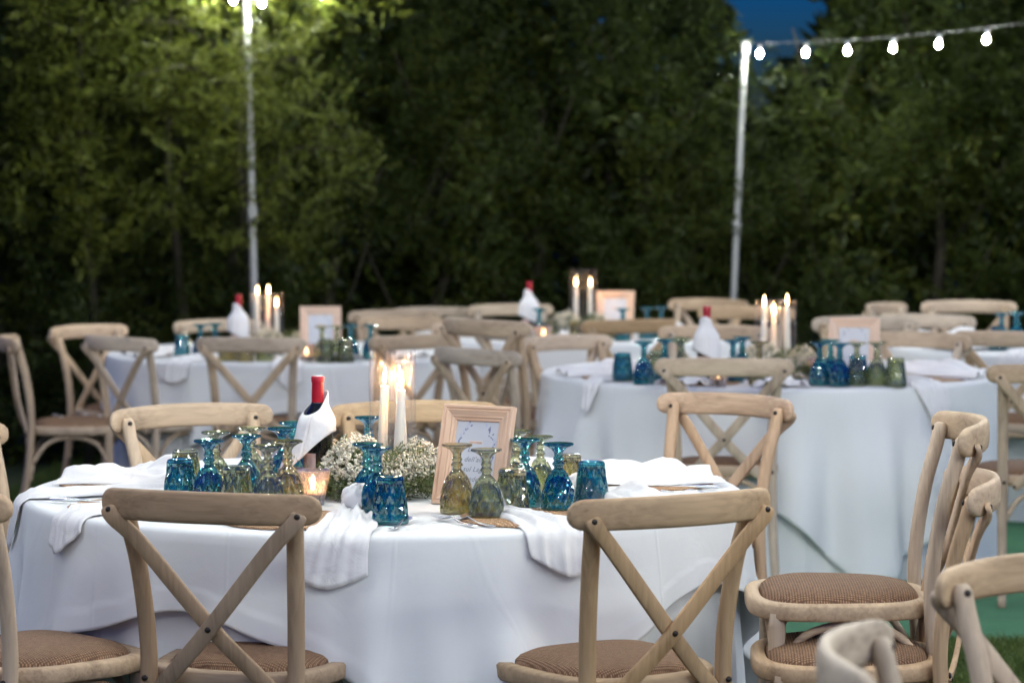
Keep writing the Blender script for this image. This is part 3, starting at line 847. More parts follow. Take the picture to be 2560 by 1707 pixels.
def goblet(T, x, y, c, lab, s=1.0):
    o = obj('goblet', GM[c], None, (x, y, T[2] + .0015), (0, 0, random.uniform(0, 6)))
    o.scale = (s, s, s)
    return tag(o, lab, 'goblet', 'upturned pressed glass goblets')
def tumbler(T, x, y, c, lab):
    o = obj('tumbler', TM[c], None, (x, y, T[2] + .0015), (0, 0, random.uniform(0, 6)))
    return tag(o, lab, 'tumbler', 'upturned pressed glass tumblers')
# nearest table
for a in (
 (-.742, 6.77, 'blue', 'upturned blue goblet next to the corner tumbler in the crowded glass group by the bottle'),
 (-.748, 6.99, 'olive', 'upturned olive goblet directly behind the first blue goblet of the crowded group'),
 (-.662, 6.90, 'blue', 'upturned blue goblet in the middle of the crowded glass group'),
 (-.668, 7.10, 'olive', 'upturned dark olive goblet at the back of the crowded glass group'),
 (-.590, 7.10, 'blue', 'upturned blue goblet at the back of the group, before the small votives'),
 (-.585, 6.64, 'olive', 'upturned olive goblet in front of the crowded group, shoulder to shoulder with a gold one'),
 (-.548, 6.76, 'gold', 'upturned gold goblet glowing beside the lit votive'),
 (-.575, 7.26, 'blue', 'upturned blue goblet mostly hidden behind the napkin wrapped bottle'),
 (-.350, 6.69, 'blue', 'upturned blue goblet against the flowers, partly covered by its twin'),
 (-.322, 6.60, 'blue', 'upturned blue goblet behind the blue tumbler in front of the flowers'),
 (-.1325, 6.67, 'gold', 'upturned large amber gold goblet in front of the picture frame'),
 (-.061, 6.55, 'olive', 'upturned olive goblet beside the amber one in front of the frame'),
 (.031, 6.80, 'blue', 'upturned blue goblet just past the edge of the picture frame'),
 (.112, 6.69, 'blue', 'upturned bright blue goblet standing clear between two tumblers'),
 (.012, 7.02, 'olive', 'upturned dark olive goblet half hidden behind the picture frame'),
 (-.385, 7.42, 'blue', 'upturned dark blue goblet behind the tall candles, foot only'),
): goblet(T1, *a)
goblet(T1, .072, 7.05, 'olive', 'small upturned olive goblet behind the bright blue goblets', .9)
for a in (
 (-.823, 6.86, 'blue', 'upturned blue tumbler at the outer end of the crowded glass group'),
 (-.838, 7.10, 'olive', 'upturned olive tumbler behind the outermost blue tumbler'),
 (-.668, 6.70, 'olive', 'upturned olive tumbler at the front of the crowded glass group'),
 (-.285, 6.47, 'blue', 'upturned blue tumbler at the front, before the blue goblets and flowers'),
 (.000, 6.64, 'olive', 'upturned olive tumbler between the olive and blue goblets by the frame'),
 (.142, 6.98, 'gold', 'upturned pale gold tumbler behind the bright blue goblet'),
 (.196, 6.81, 'blue', 'upturned blue tumbler at the end of the row beside the twisted napkin'),
): tumbler(T1, *a)
# second table
for a in (
 (.51, 10.72, 'blue', 'upturned blue goblet beside the blue tumbler on the second table'),
 (.600, 10.86, 'blue', 'upturned blue goblet before the olive ones on the second table'),
 (.672, 10.98, 'olive', 'first of two upturned olive goblets beside the second table bottle'),
 (.655, 10.78, 'olive', 'upturned olive goblet nearest the second table bottle'),
 (.862, 10.82, 'blue', 'upturned blue goblet between bottle and flowers of the second table'),
 (.915, 11.02, 'blue', 'upturned blue goblet behind, between bottle and candles of the second table'),
 (.955, 10.70, 'gold', 'upturned gold goblet in front of the second table flowers'),
 (1.185, 10.68, 'blue', 'upturned pale blue goblet just past the second table flowers'),
 (1.255, 10.62, 'blue', 'upturned blue goblet in front of the second table frame edge'),
 (1.245, 10.84, 'blue', 'upturned dark blue goblet behind, beside the second table frame'),
 (1.325, 10.66, 'olive', 'upturned olive goblet in front of the second table frame'),
 (1.405, 10.68, 'olive', 'upturned olive goblet past the second table frame beside a tumbler'),
): goblet(T2, *a)
for a in (
 (.435, 10.90, 'blue', 'upturned blue tumbler at the outer end of the second table glasses'),
 (.575, 11.02, 'olive', 'upturned olive tumbler behind the blue goblets of the second table'),
 (1.345, 10.78, 'blue', 'upturned blue tumbler between the goblets before the second table frame'),
 (1.470, 10.62, 'olive', 'upturned olive tumbler at the napkin end of the second table glasses'),
): tumbler(T2, *a)
# far table by the hedge
for a in (
 (-1.50, 13.36, 'blue', 'upturned dark blue goblet at the edge of the far table, before the chair rail'),
 (-1.44, 13.46, 'blue', 'upturned dark blue goblet next to the wrapped bottle of the far table'),
 (-.905, 13.22, 'olive', 'upturned olive goblet in front of the far table frame, by the bright votive'),
 (-.835, 13.25, 'olive', 'second upturned olive goblet in front of the far table frame'),
 (-.775, 13.35, 'blue', 'upturned blue goblet at the edge of the far table frame'),
 (-.680, 13.32, 'blue', 'upturned dark blue goblet standing apart past the far table frame'),
): goblet(T3, *a)
for a in (
 (-1.60, 13.45, 'blue', 'upturned dark blue tumbler at the outer corner of the far table'),
 (-1.36, 13.22, 'gold', 'upturned gold tumbler lit by candles behind the chair back of the far table'),
 (-1.27, 13.18, 'gold', 'second candlelit gold tumbler behind the chair back of the far table'),
 (-1.18, 13.22, 'olive', 'olive tumbler in the candlelit row of the far table'),
 (-.88, 13.12, 'olive', 'upturned olive tumbler at the front edge of the far table beside the bright votive'),
 (-.79, 13.13, 'olive', 'second upturned olive tumbler at the front edge of the far table'),
 (-.60, 13.38, 'blue', 'upturned dark blue tumbler behind the brown chair rail of the far table'),
): tumbler(T3, *a)
for a in (
 (.57, 14.28, 'blue', 'upturned dark blue goblet in front of the rearmost picture frame'),
 (.14, 14.30, 'blue', 'upturned goblet beside the rearmost bottle'),
 (.70, 14.42, 'blue', 'upturned goblet before the far chair behind the rearmost frame'),
 (.78, 14.50, 'blue', 'upturned goblet at the outer end of the rearmost table'),
): goblet(T4, *a)
for a in ((.20, 14.22, 'olive', 'olive tumbler beside the rearmost votives'), (.33, 14.18, 'gold', 'gold tumbler glinting below the rearmost flowers'), (.40, 14.20, 'olive', 'olive tumbler below the rearmost candles')):
    tumbler(T4, *a)
for a in ((2.28, 12.92, 'blue', 'blue goblet first in the row on the table cut by the picture edge'), (2.36, 12.98, 'blue', 'second blue goblet on the table cut by the picture edge'), (2.45, 12.94, 'blue', 'third blue goblet on the table cut by the picture edge')):
    goblet(T5, *a)
tumbler(T5, 2.24, 12.80, 'blue', 'blue tumbler on the table cut by the picture edge')
tumbler(T5, 2.40, 12.72, 'olive', 'olive tumbler on the table cut by the picture edge')

# ------------------------------------------------------------------ candles
def flame_mesh(s):
    prof = [(.0003, 0), (.0035, .004), (.0052, .011), (.0050, .019), (.0036, .029), (.0018, .038), (.0003, .045)]
    return MB().lathe([(r * s, z * s) for r, z in prof], 12).mesh('flame', FLAME)
FLAME_M = flame_mesh(1.0); FLAME_S = flame_mesh(.75)
def lamp(parent, z, power, r=.012):
    l = bpy.data.lights.new('candle_light', 'POINT'); l.energy = power; l.color = (1, .48, .19); l.shadow_soft_size = r * .5
    o = bpy.data.objects.new('candle_light', l); C.objects.link(o); o.parent = parent; o.location = (0, 0, z)
def cylinder(T, x, y, h, r, lab):
    t = obj('hurricane_glass', MB().lathe([(.0005, 0), (r, 0), (r, h - .001), (r - .0008, h), (r - .0022, h), (r - .003, h - .001), (r - .003, .006), (.0005, .006)], 40).mesh('hurricane_glass', CLEAR, angle=50), None, (x, y, T[2] + .001))
    return tag(t, lab, 'candle holder', 'tall clear glass cylinders')
def taper(T, x, y, h, lean, lab, power, lit=True):
    t = thing('taper_candle', lab, 'candle', (x, y, T[2] + .0075), (lean[0], lean[1], 0), group='tall taper candles')
    obj('wax', MB().lathe([(.0005, 0), (.0132, 0), (.0126, h * .5), (.0104, h - .004), (.0088, h), (.004, h - .003), (.0005, h - .003)], 18).mesh('wax', WAX), t)
    obj('wick', MB().tube([(0, 0, h - .004), (.0006, 0, h + .006), (.0018, 0, h + .010)], .0009, 5).mesh('wick', BOLT), t)
    if lit:
        obj('flame', FLAME_M, t, (0, 0, h + .004)); lamp(t, h + .025, power)
def candle_set(T, specs, h, hc, power, where):
    power *= 1.5
    for k, (x, y, dh, lean) in enumerate(specs):
        nm = ('first', 'second', 'third')[k]
        cylinder(T, x, y, h, .0355, '%s tall clear glass cylinder among the flowers of %s' % (nm, where))
        taper(T, x + lean[1] * -.1, y, hc + dh, lean, '%s lit white taper candle inside its glass cylinder on %s' % (nm, where), power)
candle_set(T1, [(-.336, 7.19, 0, (0, .03)), (-.292, 7.12, -.005, (0, .05)), (-.285, 7.20, .004, (0, -.04))], .362, .262, 7.0, 'the nearest table')
candle_set(T2, [(1.018, 11.22, .006, (0, .01)), (1.112, 11.20, .012, (0, -.01)), (1.066, 11.30, -.03, (0, 0))], .305, .262, 3.2, 'the second table')
candle_set(T3, [(-1.262, 13.72, 0, (0, .02)), (-1.215, 13.80, 0, (0, .02)), (-1.165, 13.74, -.06, (0, 0))], .30, .285, 2.6, 'the far table by the hedge')
candle_set(T4, [(.335, 14.55, 0, (0, 0)), (.410, 14.55, 0, (0, 0))], .362, .262, 2.6, 'the rearmost table')

def votive_mesh():
    h, rb, rt = .086, .030, .044
    inner = [(.0005, .012), (rb - .006, .012), (rt - .004, h - .002), (rt - .0028, h)]
    outer = [(rt - .001, h), (rt, h - .003), (rt - .001, h - .012), (rb, .010), (rb - .002, 0), (.0005, 0)]
    md = diamond(12, .036, .0022, .008, h - .008); n = 72
    rows = [[(r * math.cos(2 * math.pi * k / n), r * math.sin(2 * math.pi * k / n), z) for k in range(n)] for r, z in dense(inner, .01)]
    rows += [[(md(r, z, 2 * math.pi * k / n) * math.cos(2 * math.pi * k / n), md(r, z, 2 * math.pi * k / n) * math.sin(2 * math.pi * k / n), z) for k in range(n)] for r, z in dense(outer, .005)]
    return MB().grid(rows, closed_v=True).mesh('votive_glass', PINKGLASS, angle=28)
VM = votive_mesh()
VWAX = MB().lathe([(.0005, .0125), (.0225, .0125), (.026, .032), (.024, .034), (.0005, .034)], 20).mesh('votive_wax', WAX)
def votive(T, x, y, lab, power, s=1.0):
    t = thing('votive_candle', lab, 'votive', (x, y, T[2] + .001), group='cut glass votives')
    t.scale = (s, s, s)
    obj('holder', VM, t); obj('wax', VWAX, t); obj('flame', FLAME_S, t, (0, 0, .036)); lamp(t, .058, power, .008)
votive(T1, -.493, 6.84, 'large lit pink tinted cut glass votive beside the flowers', 2.0)
votive(T1, -.628, 7.19, 'small votive behind the gold goblet, seen between two stems', .10, .85)
votive(T1, -.556, 7.00, 'small votive beside the foot of the napkin wrapped bottle', .10, .85)
votive(T2, 1.215, 10.98, 'lit votive behind the blue goblets of the second table', .4)
votive(T2, .790, 10.60, 'pale votive below the second table bottle', .1)
votive(T3, -.975, 13.16, 'bright lit votive in front of the far table frame', .5)
votive(T3, -1.30, 13.40, 'lit votive below the far table bottle', .3)
votive(T4, .055, 14.16, 'first pink lit votive below the rearmost bottle', .3)
votive(T4, .16, 14.14, 'second pink lit votive beside the rearmost bottle', .3)

# ------------------------------------------------------------------ bottles with a napkin collar
def bottle(T, x, y, yaw, lab, lab_n, style):
    t = thing('wine_bottle', lab, 'bottle', (x, y, T[2] + .001), (0, 0, yaw), group='wine bottles on the tables')
    body = dense([(.0005, .004), (.030, 0), (.0365, .003), (.0380, .010), (.0380, .175), (.0365, .190), (.029, .208), (.020, .222), (.0155, .234), (.0148, .26)], .012)
    obj('glass_body', MB().lathe(body, 32).mesh('bottle_body', BOTTLE), t)
    obj('foil_capsule', MB().lathe([(.0158, .222), (.0157, .258), (.0150, .278), (.0148, .2835), (.0163, .2845), (.0166, .2975), (.0155, .3), (.0005, .3)], 28).mesh('foil_capsule', CAPSULE, angle=40), t)
    mb = MB(); mb.grid([[(.0386 * math.cos(a), .0386 * math.sin(a), z) for a in np.linspace(R(-215), R(-95), 16)] for z in (.035, .105)])
    obj('label', mb.mesh('bottle_label', LABELP), t)
    # napkin collar: its own thing, wound round the neck and shoulder
    rows = []; n = 48
    for i in range(15):
        u = i / 14; row = []
        for k in range(n + 1):
            a = -2.0 + 2 * math.pi * 1.02 * k / n
            ca, sa = math.cos(a), math.sin(a)
            left = .5 - .5 * ca
            ztop = .232 + .030 * math.cos(a - (.7 if style == 0 else -2.2)); zbot = (.160 - .120 * left ** 1.5 if style == 0 else .130 - .055 * (.5 + .5 * ca))
            z = lerp(ztop, zbot, u)
            rr = .0205 + .004 * (1 - u)
            if z < .236: rr = max(rr, lerp(.0205, .0455, sstep(.242, .178, z)))
            rr += .0022 * math.sin(3 * a + 5 * u) + .002 * u + .004 * (k / n) + (.026 * left ** 2 * sstep(.3, 1, u) if style == 0 else .006 * u)
            row.append((rr * ca - (.030 * left * u if style == 0 else 0), rr * sa, z))
        rows.append(row)
    o = obj('napkin_collar', MB().grid(rows).mesh('napkin_collar', NAPKIN), None, (x, y, T[2] + .001), (0, 0, yaw))
    m = o.modifiers.new('thickness', 'SOLIDIFY'); m.thickness = .0018; m.offset = 1
    tag(o, lab_n, 'napkin', 'napkins wound round bottles')
bottle(T1, -.497, 7.09, 0, 'dark wine bottle with bright red foil top on the nearest table', 'white napkin wound round the nearest bottle, drooping to one side', 0)
bottle(T2, .757, 10.78, .2, 'dark red topped wine bottle on the second table', 'white napkin cone round the second table bottle', 1)
bottle(T3, -1.335, 13.55, 0, 'red topped wine bottle on the far table by the hedge', 'white napkin cone round the far table bottle', 1)
bottle(T4, .09, 14.42, 0, 'red topped wine bottle on the rearmost table', 'white napkin cone round the rearmost bottle', 1)

# ------------------------------------------------------------------ flower mounds
ICO = None
def ico():
    p = (1 + 5 ** .5) / 2
    v = np.array([(-1, p, 0), (1, p, 0), (-1, -p, 0), (1, -p, 0), (0, -1, p), (0, 1, p), (0, -1, -p), (0, 1, -p), (p, 0, -1), (p, 0, 1), (-p, 0, -1), (-p, 0, 1)], float) / math.hypot(1, p)
    f = [(0, 11, 5), (0, 5, 1), (0, 1, 7), (0, 7, 10), (0, 10, 11), (1, 5, 9), (5, 11, 4), (11, 10, 2), (10, 7, 6), (7, 1, 8), (3, 9, 4), (3, 4, 2), (3, 2, 6), (3, 6, 8), (3, 8, 9), (4, 9, 5), (2, 4, 11), (6, 2, 10), (8, 6, 7), (9, 8, 1)]
    return v, np.array(f)
IV, IF = ico()
def tri_mesh(name, V, F, mat, smooth=True):
    m = bpy.data.meshes.new(name)
    m.vertices.add(len(V)); m.loops.add(len(F) * 3); m.polygons.add(len(F))
    m.vertices.foreach_set('co', V.reshape(-1).astype(np.float32))
    m.loops.foreach_set('vertex_index', F.reshape(-1).astype(np.int32))
    m.polygons.foreach_set('loop_start', np.arange(0, len(F) * 3, 3, dtype=np.int32))
    m.polygons.foreach_set('loop_total', np.full(len(F), 3, dtype=np.int32))
    m.materials.append(mat); m.update(calc_edges=True); m.validate()
    if smooth: m.polygons.foreach_set('use_smooth', [True] * len(m.polygons))
    return m
def flowers(T, x, y, rx, ry, h, holes, n, lab):
    t = thing('flower_arrangement', lab, 'flowers', (x, y, T[2] + .001), group="baby's breath arrangements")
    pts = []
    while len(pts) < n:
        a = rng.uniform(0, 2 * math.pi); el = math.asin(rng.uniform(.05, 1)) ; q = rng.uniform(.86, 1.06)
        bump = 1 + .13 * math.sin(3 * a + 1) + .08 * math.sin(7 * a + 4 * el)
        p = np.array([rx * q * bump * math.cos(el) * math.cos(a), ry * q * bump * math.cos(el) * math.sin(a), .03 + h * q * (math.sin(el) ** .85) * (1 + .12 * math.sin(5 * a))])
        p[2] *= 1 - .36 * math.exp(-((p[0] - .035) / .05) ** 2)
        if any(math.hypot(p[0] + x - hx, p[1] + y - hy) < .044 for hx, hy in holes): continue
        if p[2] < .055 and rng.uniform() < .8: continue
        pts.append(p)
    pts = np.array(pts)
    # blossoms: three small puffs per floret
    m = 3
    cen = np.repeat(pts, m, 0) + rng.normal(0, .0030, (len(pts) * m, 3))
    rad = rng.uniform(.0022, .0042, (len(cen), 1, 1))
    rot = rng.normal(0, 1, (len(cen), 12, 3)) * .34
    V = cen[:, None] + (IV[None] + rot * .8) * rad
    F = (np.arange(len(cen)) * 12)[:, None, None] + IF[None]
    obj('blossoms', tri_mesh('blossoms', V.reshape(-1, 3), F.reshape(-1, 3), BLOSSOM, False), t)['kind'] = 'stuff'
    # stems
    core = pts * np.array([.35, .35, .25])
    side = np.cross(pts - core, rng.normal(0, 1, pts.shape)); side /= np.linalg.norm(side, axis=1, keepdims=True); side *= .0006
    S = np.stack([core - side, core + side, pts + side * .6, pts - side * .6], 1)[::2]
    # rosemary sprigs: upright and skirting
    ns = 420
    a = rng.uniform(0, 2 * math.pi, ns); low = rng.uniform(0, 1, ns) < .75
    rr = np.where(low, rng.uniform(.75, 1.08, ns), rng.uniform(.2, .8, ns))
    base = np.column_stack([rx * rr * np.cos(a) * .85, ry * rr * np.sin(a) * .85, np.where(low, rng.uniform(.012, .05, ns), h * .6)])
    keep = np.array([all(math.hypot(b[0] + x - hx, b[1] + y - hy) > .05 for hx, hy in holes) for b in base])
    base = base[keep]; a = a[keep]; low = low[keep]; ns = len(base)
    dd = np.column_stack([np.cos(a) * .8, np.sin(a) * .8, np.where(low, rng.uniform(-.2, .5, ns), 1.1)]) + rng.normal(0, .25, (ns, 3))
    dd /= np.linalg.norm(dd, axis=1, keepdims=True)
    Q = sprays(base, dd, rng.uniform(.045, .095, ns), 24, .019, .0018)
    Q[:, :, 2] = np.maximum(Q[:, :, 2], .002)
    S[:, :, 2] = np.maximum(S[:, :, 2], .002)
    obj('greenery', quads_mesh('greenery', np.concatenate([Q, S]), NEEDLE), t)['kind'] = 'stuff'
    return t
flowers(T1, -.345, 7.06, .165, .165, .118, [(-.336, 7.19), (-.292, 7.12), (-.285, 7.20)], 1500, "white baby's breath and rosemary mound at the foot of the nearest candles")
flowers(T2, 1.065, 11.12, .165, .14, .105, [(1.018, 11.22), (1.112, 11.20), (1.066, 11.30)], 900, "white baby's breath mound round the second table candles")
flowers(T3, -1.15, 13.66, .18, .14, .10, [(-1.262, 13.72), (-1.215, 13.80), (-1.165, 13.74)], 700, "baby's breath mound beside the far table candles and frame")
flowers(T4, .345, 14.48, .17, .13, .11, [(.335, 14.55), (.41, 14.55)], 700, "baby's breath mound round the rearmost candles")

# ------------------------------------------------------------------ picture frames
def text_mesh(name, s, size, mat):
    cu = bpy.data.curves.new(name, 'FONT'); cu.body = s; cu.size = size; cu.shear = .35; cu.align_x = 'CENTER'; cu.extrude = .0001; cu.resolution_u = 4
    cu.space_character = 1.08
    o = bpy.data.objects.new(name, cu); C.objects.link(o)
    dg = bpy.context.evaluated_depsgraph_get()
    m = bpy.data.meshes.new_from_object(o.evaluated_get(dg))
    bpy.data.objects.remove(o); m.materials.clear(); m.materials.append(mat)
    return m
def picture_frame(T, x, y, yaw, lab, detail):
    """x, y: middle of the foot; yaw: turned clockwise seen from above; leans back on a strut"""
    W, Hh, bw = .200, .252, .040
    t = thing('picture_frame', lab, 'picture frame', (x, y, T[2] + .001), (R(-15), 0, R(-yaw)), group='wooden table number frames')
    # moulded profile: (inset from the outer edge, height toward the viewer)
    prof = [(0, -.012), (0, .004), (.002, .006), (.008, .006), (.0095, .0035), (.0115, .0035), (.014, .0065), (.020, .0045), (.026, .0015), (.029, .0022), (.031, .001), (.033, -.001), (.038, -.001), (.0395, -.003), (.040, -.006)]
    def side(p0, p1, n0, n1, mat):
        rows = []
        for i, hgt in prof: rows.append([(p0[0] + n0[0] * i, -hgt, p0[1] + n0[1] * i), (p1[0] + n1[0] * i, -hgt, p1[1] + n1[1] * i)])
        mb = MB().grid(rows)
        mb.grid([rows[0], [(a, .012, c) for a, b, c in rows[0]], [(a, .006, c) for a, b, c in rows[-1]]])
        return obj('moulding', mb.mesh('moulding', mat, angle=25), t)
    A, B_, C_, D = (-W / 2, 0), (W / 2, 0), (W / 2, Hh), (-W / 2, Hh)
    side(D, C_, (1, -1), (-1, -1), PINE_X); side(A, B_, (1, 1), (-1, 1), PINE_X)
    side(A, D, (1, 1), (1, -1), PINE); side(B_, C_, (-1, 1), (-1, -1), PINE)
    iw, ih = W - 2 * bw, Hh - 2 * bw
    pp = obj('card', MB().box((0, .008, Hh / 2), (iw + .006, .003, ih + .006)).mesh('card', PAPER, False), t)
    obj('backing', MB().box((0, .0125, Hh / 2), (W - .02, .003, Hh - .02)).mesh('backing', PINE, False), t)
    st = MB(); st.box((0, .040, .085), (.035, .003, .17), Matrix.Rotation(R(24), 3, 'X')); obj('strut', st.mesh('strut', PINE, False), t)
    yf = .0064 - .0003
    if detail:
        for k, s in enumerate(('Le luci', "dell'alba", 'sul Lago', 'Svedese')):
            obj('lettering', text_mesh('lettering', s, .0180, INK), pp, (0.004, yf, Hh / 2 + .010 - k * .0245), (R(90), 0, 0))
    # leaf wreath print
    for si in (-1, 1):
        m1 = MB(); m2 = MB()
        for k in range(26 if detail else 12):
            u = k / (25 if detail else 11); zz = Hh / 2 + ih * (.47 - .58 * u); xx = si * (iw * (.18 + .26 * math.sin(min(1, u * 1.5) * math.pi / 2)) + random.uniform(-.006, .006))
            an = random.uniform(-1, 1) + (math.pi / 2 if si > 0 else math.pi / 2); L = random.uniform(.006, .011); w = L * .28
            dx, dz = math.cos(an) * L, math.sin(an) * L; px_, pz_ = -math.sin(an) * w, math.cos(an) * w
            xx = max(-iw / 2 + .008, min(iw / 2 - .008, xx))
            (m1 if random.random() < .6 else m2).add([(xx, yf, zz), (xx + dx * .5 + px_, yf, zz + dz * .5 + pz_), (xx + dx, yf, zz + dz), (xx + dx * .5 - px_, yf, zz + dz * .5 - pz_)], [(0, 1, 2, 3)])
        for mm in (m1.mesh('leaf_print', INK_BLUE, False), m2.mesh('leaf_print', WREATH_PALE, False)):
            if len(mm.polygons): obj('leaf_print', mm, pp)['kind'] = 'stuff'
    return t
picture_frame(T1, -.112, 6.81, 29, 'pale wooden picture frame with leafy lettered card on the nearest table', True)
picture_frame(T2, 1.345, 10.96, 15, 'pale wooden picture frame on the second table behind olive goblets', False)
picture_frame(T3, -.93, 13.50, -5, 'pale wooden picture frame glowing on the far table by the hedge', False)
picture_frame(T4, .535, 14.55, 10, 'pale wooden picture frame on the rearmost table before the hedge', False)

# ------------------------------------------------------------------ placemats, napkins, cutlery
def polar(T, ang, r): return (T[0] + r * math.cos(R(ang)), T[1] + r * math.sin(R(ang)))
prof = [(.0005, .004)]
for k in range(22):
    r = .006 + k * .0073; prof += [(r, .004), (r + .0036, .0065)]
prof += [(.168, .003), (.166, 0), (.0005, 0)]
MATM = MB().lathe(prof, 56, lambda r, z, th: r * (1 + (.012 * math.cos(44 * th) if r > .155 else 0))).mesh('placemat', MAT_RATTAN)
def mat_at(T, ang, r, lab, tilt=0):
    x, y = polar(T, ang, r)
    tag(obj('placemat', MATM, None, (x, y, T[2] + .0015), (0, 0, random.uniform(0, 6))), lab, 'placemat', 'round woven placemats')
def knot(mb, c, s, ph, dirv):
    """lumpy tied knot: swirled ellipsoid plus a short tail"""
    n, m = 26, 14; rows = []
    dv = Vector((dirv[0], dirv[1], 0)).normalized(); lat = Vector((-dv.y, dv.x, 0))
    for i in range(m + 1):
        v = math.pi * i / m; row = []
        for k in range(n):
            u = 2 * math.pi * k / n
            q = 1 + .13 * math.sin(5 * u + 3.2 * v + ph) + .06 * math.sin(9 * u - 4 * v)
            p = Vector(c) + dv * (s * 1.15 * q * math.sin(v) * math.cos(u)) + lat * (s * .95 * q * math.sin(v) * math.sin(u)) + Vector((0, 0, s * .80 * q * math.cos(v)))
            row.append(p)
        rows.append(row)
    mb.grid(rows, closed_v=True)
    tail = []
    for i in range(7):
        u = i / 6; w = s * (.25 + .75 * u)
        row = []
        for k in range(9):
            v = (k / 8 - .5) * 2
            row.append(Vector(c) - dv * (s * (.7 + 1.2 * u)) + lat * (w * v) + Vector((0, 0, max(-s * .7, s * (.15 - .55 * u) + .25 * s * math.cos(5 * v + ph) * u))))
        tail.append(row)
    mb.grid(tail)
def napkin(T, ang, r0, hang, w0, w1, lab, seed=0, kn=True, skew=0, r1=None, tip=.4, lift=.010):
    puff = .030 if not hang else .004
    """folded cloth running outward from (ang, r0); hang: drop beyond the table edge (0 = lies flat out to r1)"""
    rad = Vector((math.cos(R(ang)), math.sin(R(ang)), 0)); tan = Vector((-rad.y, rad.x, 0))
    cen = Vector((T[0], T[1], T[2]))
    rnd = random.Random(seed)
    ph = [rnd.uniform(0, 6.28) for _ in range(6)]
    edge = RT + .022
    L1 = (r1 if r1 else edge) - r0; L = L1 + (hang if hang else 0)
    NU, NV = 40, 30; rows = []
    for i in range(NU + 1):
        u = i / NU; row = []
        for j in range(NV + 1):
            v = j / NV * 2 - 1
            s = u * L
            if hang: s = u * (L - hang * tip * abs(v - skew) ** 1.3)
            w = lerp(w0, w1, sstep(0, .8, u)) * (1 + .10 * math.sin(5 * u + ph[0]))
            fa = sstep(0, .12, u)
            f1 = 1 - abs(math.sin(math.pi * (1.6 * v + .35 * math.sin(3 * u + ph[1])) + ph[2])) ** .8
            f2 = 1 - abs(math.sin(math.pi * 3.1 * v + 3 * u + ph[3]))
            amp = (.017 * f1 + .008 * f2) * (1 - .25 * u) + .006 * (1 - u)
            amp *= (1 - abs(v) ** 6 * .75)
            amp += puff * (1 - v * v) * (.55 + .45 * math.sin(6.5 * u + 2.2 * v + ph[5])) * (1 - .6 * sstep(.6, 1, u))
            if not hang: amp += .012 * math.sin(9 * u - 5 * v + ph[0]) * (1 - v * v)
            lat = w * v + .010 * math.sin(7 * u + ph[4]) + .05 * skew * u
            q = s - L1
            if not hang or q < -.03:
                p = cen + rad * (r0 + s) + tan * lat + Vector((0, 0, lift * .6 * (1 - .5 * abs(v)) + amp))
            else:
                # roll over the edge
                a = min(1, max(0, (q + .03) / .055)) * math.pi / 2
                rr = .03
                if a < math.pi / 2:
                    off = Vector((0, 0, 0)) + rad * (edge - .03 + rr * math.sin(a)) + Vector((0, 0, -rr + rr * math.cos(a)))
                else:
                    d = q - .025
                    off = rad * (edge + .11 * d + .006 * math.sin(20 * d)) + Vector((0, 0, -rr - d))
                nrm = rad * math.sin(a) + Vector((0, 0, math.cos(a)))
                p = cen + off + tan * lat + nrm * (lift * .4 * (1 - .5 * abs(v)) + amp * .55)
                # curve with the round edge
                p += rad * (-.5 * lat * lat / RT)
            row.append(p)
        rows.append(row)
    mb = MB().grid(rows)
    if kn:
        c = cen + rad * (r0 - .005) + Vector((0, 0, .038)); knot(mb, c, .043, ph[5], (rad.x, rad.y))
    o = obj('napkin', mb.mesh('napkin', NAPKIN))
    m = o.modifiers.new('thickness', 'SOLIDIFY'); m.thickness = .0010; m.offset = 0
    tag(o, lab, 'napkin', 'linen napkins at the place settings')
    return o
# nearest table
for a, r, l in ((-106, .70, 'woven placemat under the hanging napkin behind the brown front chair'), (-60, .745, 'woven placemat beside the two forks'), (-145, .72, 'woven placemat near the cut off seat, under the trailing napkin'),
                (172, .70, 'woven placemat under the crumpled napkin at the back of the nearest table'), (8, .70, 'woven placemat poking out under the billowing napkin'), (-28, .72, 'woven placemat behind the twisted napkin and the stacked chairs')):
    mat_at(T1, a, r, l)
napkin(T1, -94, .56, .115, .050, .085, 'knotted white napkin hanging off the front edge beside the brown chair', 3, True, -.1, tip=.25, lift=.012)
napkin(T1, -62.5, .62, .105, .045, .075, 'knotted white napkin hanging between the forks and the honey toned chair', 5, True, .3, tip=.35)
napkin(T1, -141, .60, .085, .055, .070, 'white napkin tail curling over the edge above the cut off seat', 8, False, -.3, tip=.5)
napkin(T1, -169, .50, .13, .06, .060, 'white napkin running along and over the outer edge of the nearest table', 11, False, .3, tip=.5)
napkin(T1, 168, .56, 0, .09, .15, 'crumpled white napkin lying at the back corner beside the blue tumbler', 14, False, r1=.86, lift=.022)
napkin(T1, -33, .60, 0, .045, .12, 'twisted white napkin with a knot beside the last blue tumbler', 17, True, r1=.90, lift=.016)
napkin(T1, 10, .52, 0, .10, .14, 'billowing white napkin lying behind the twisted one', 21, False, r1=.88, lift=.030)
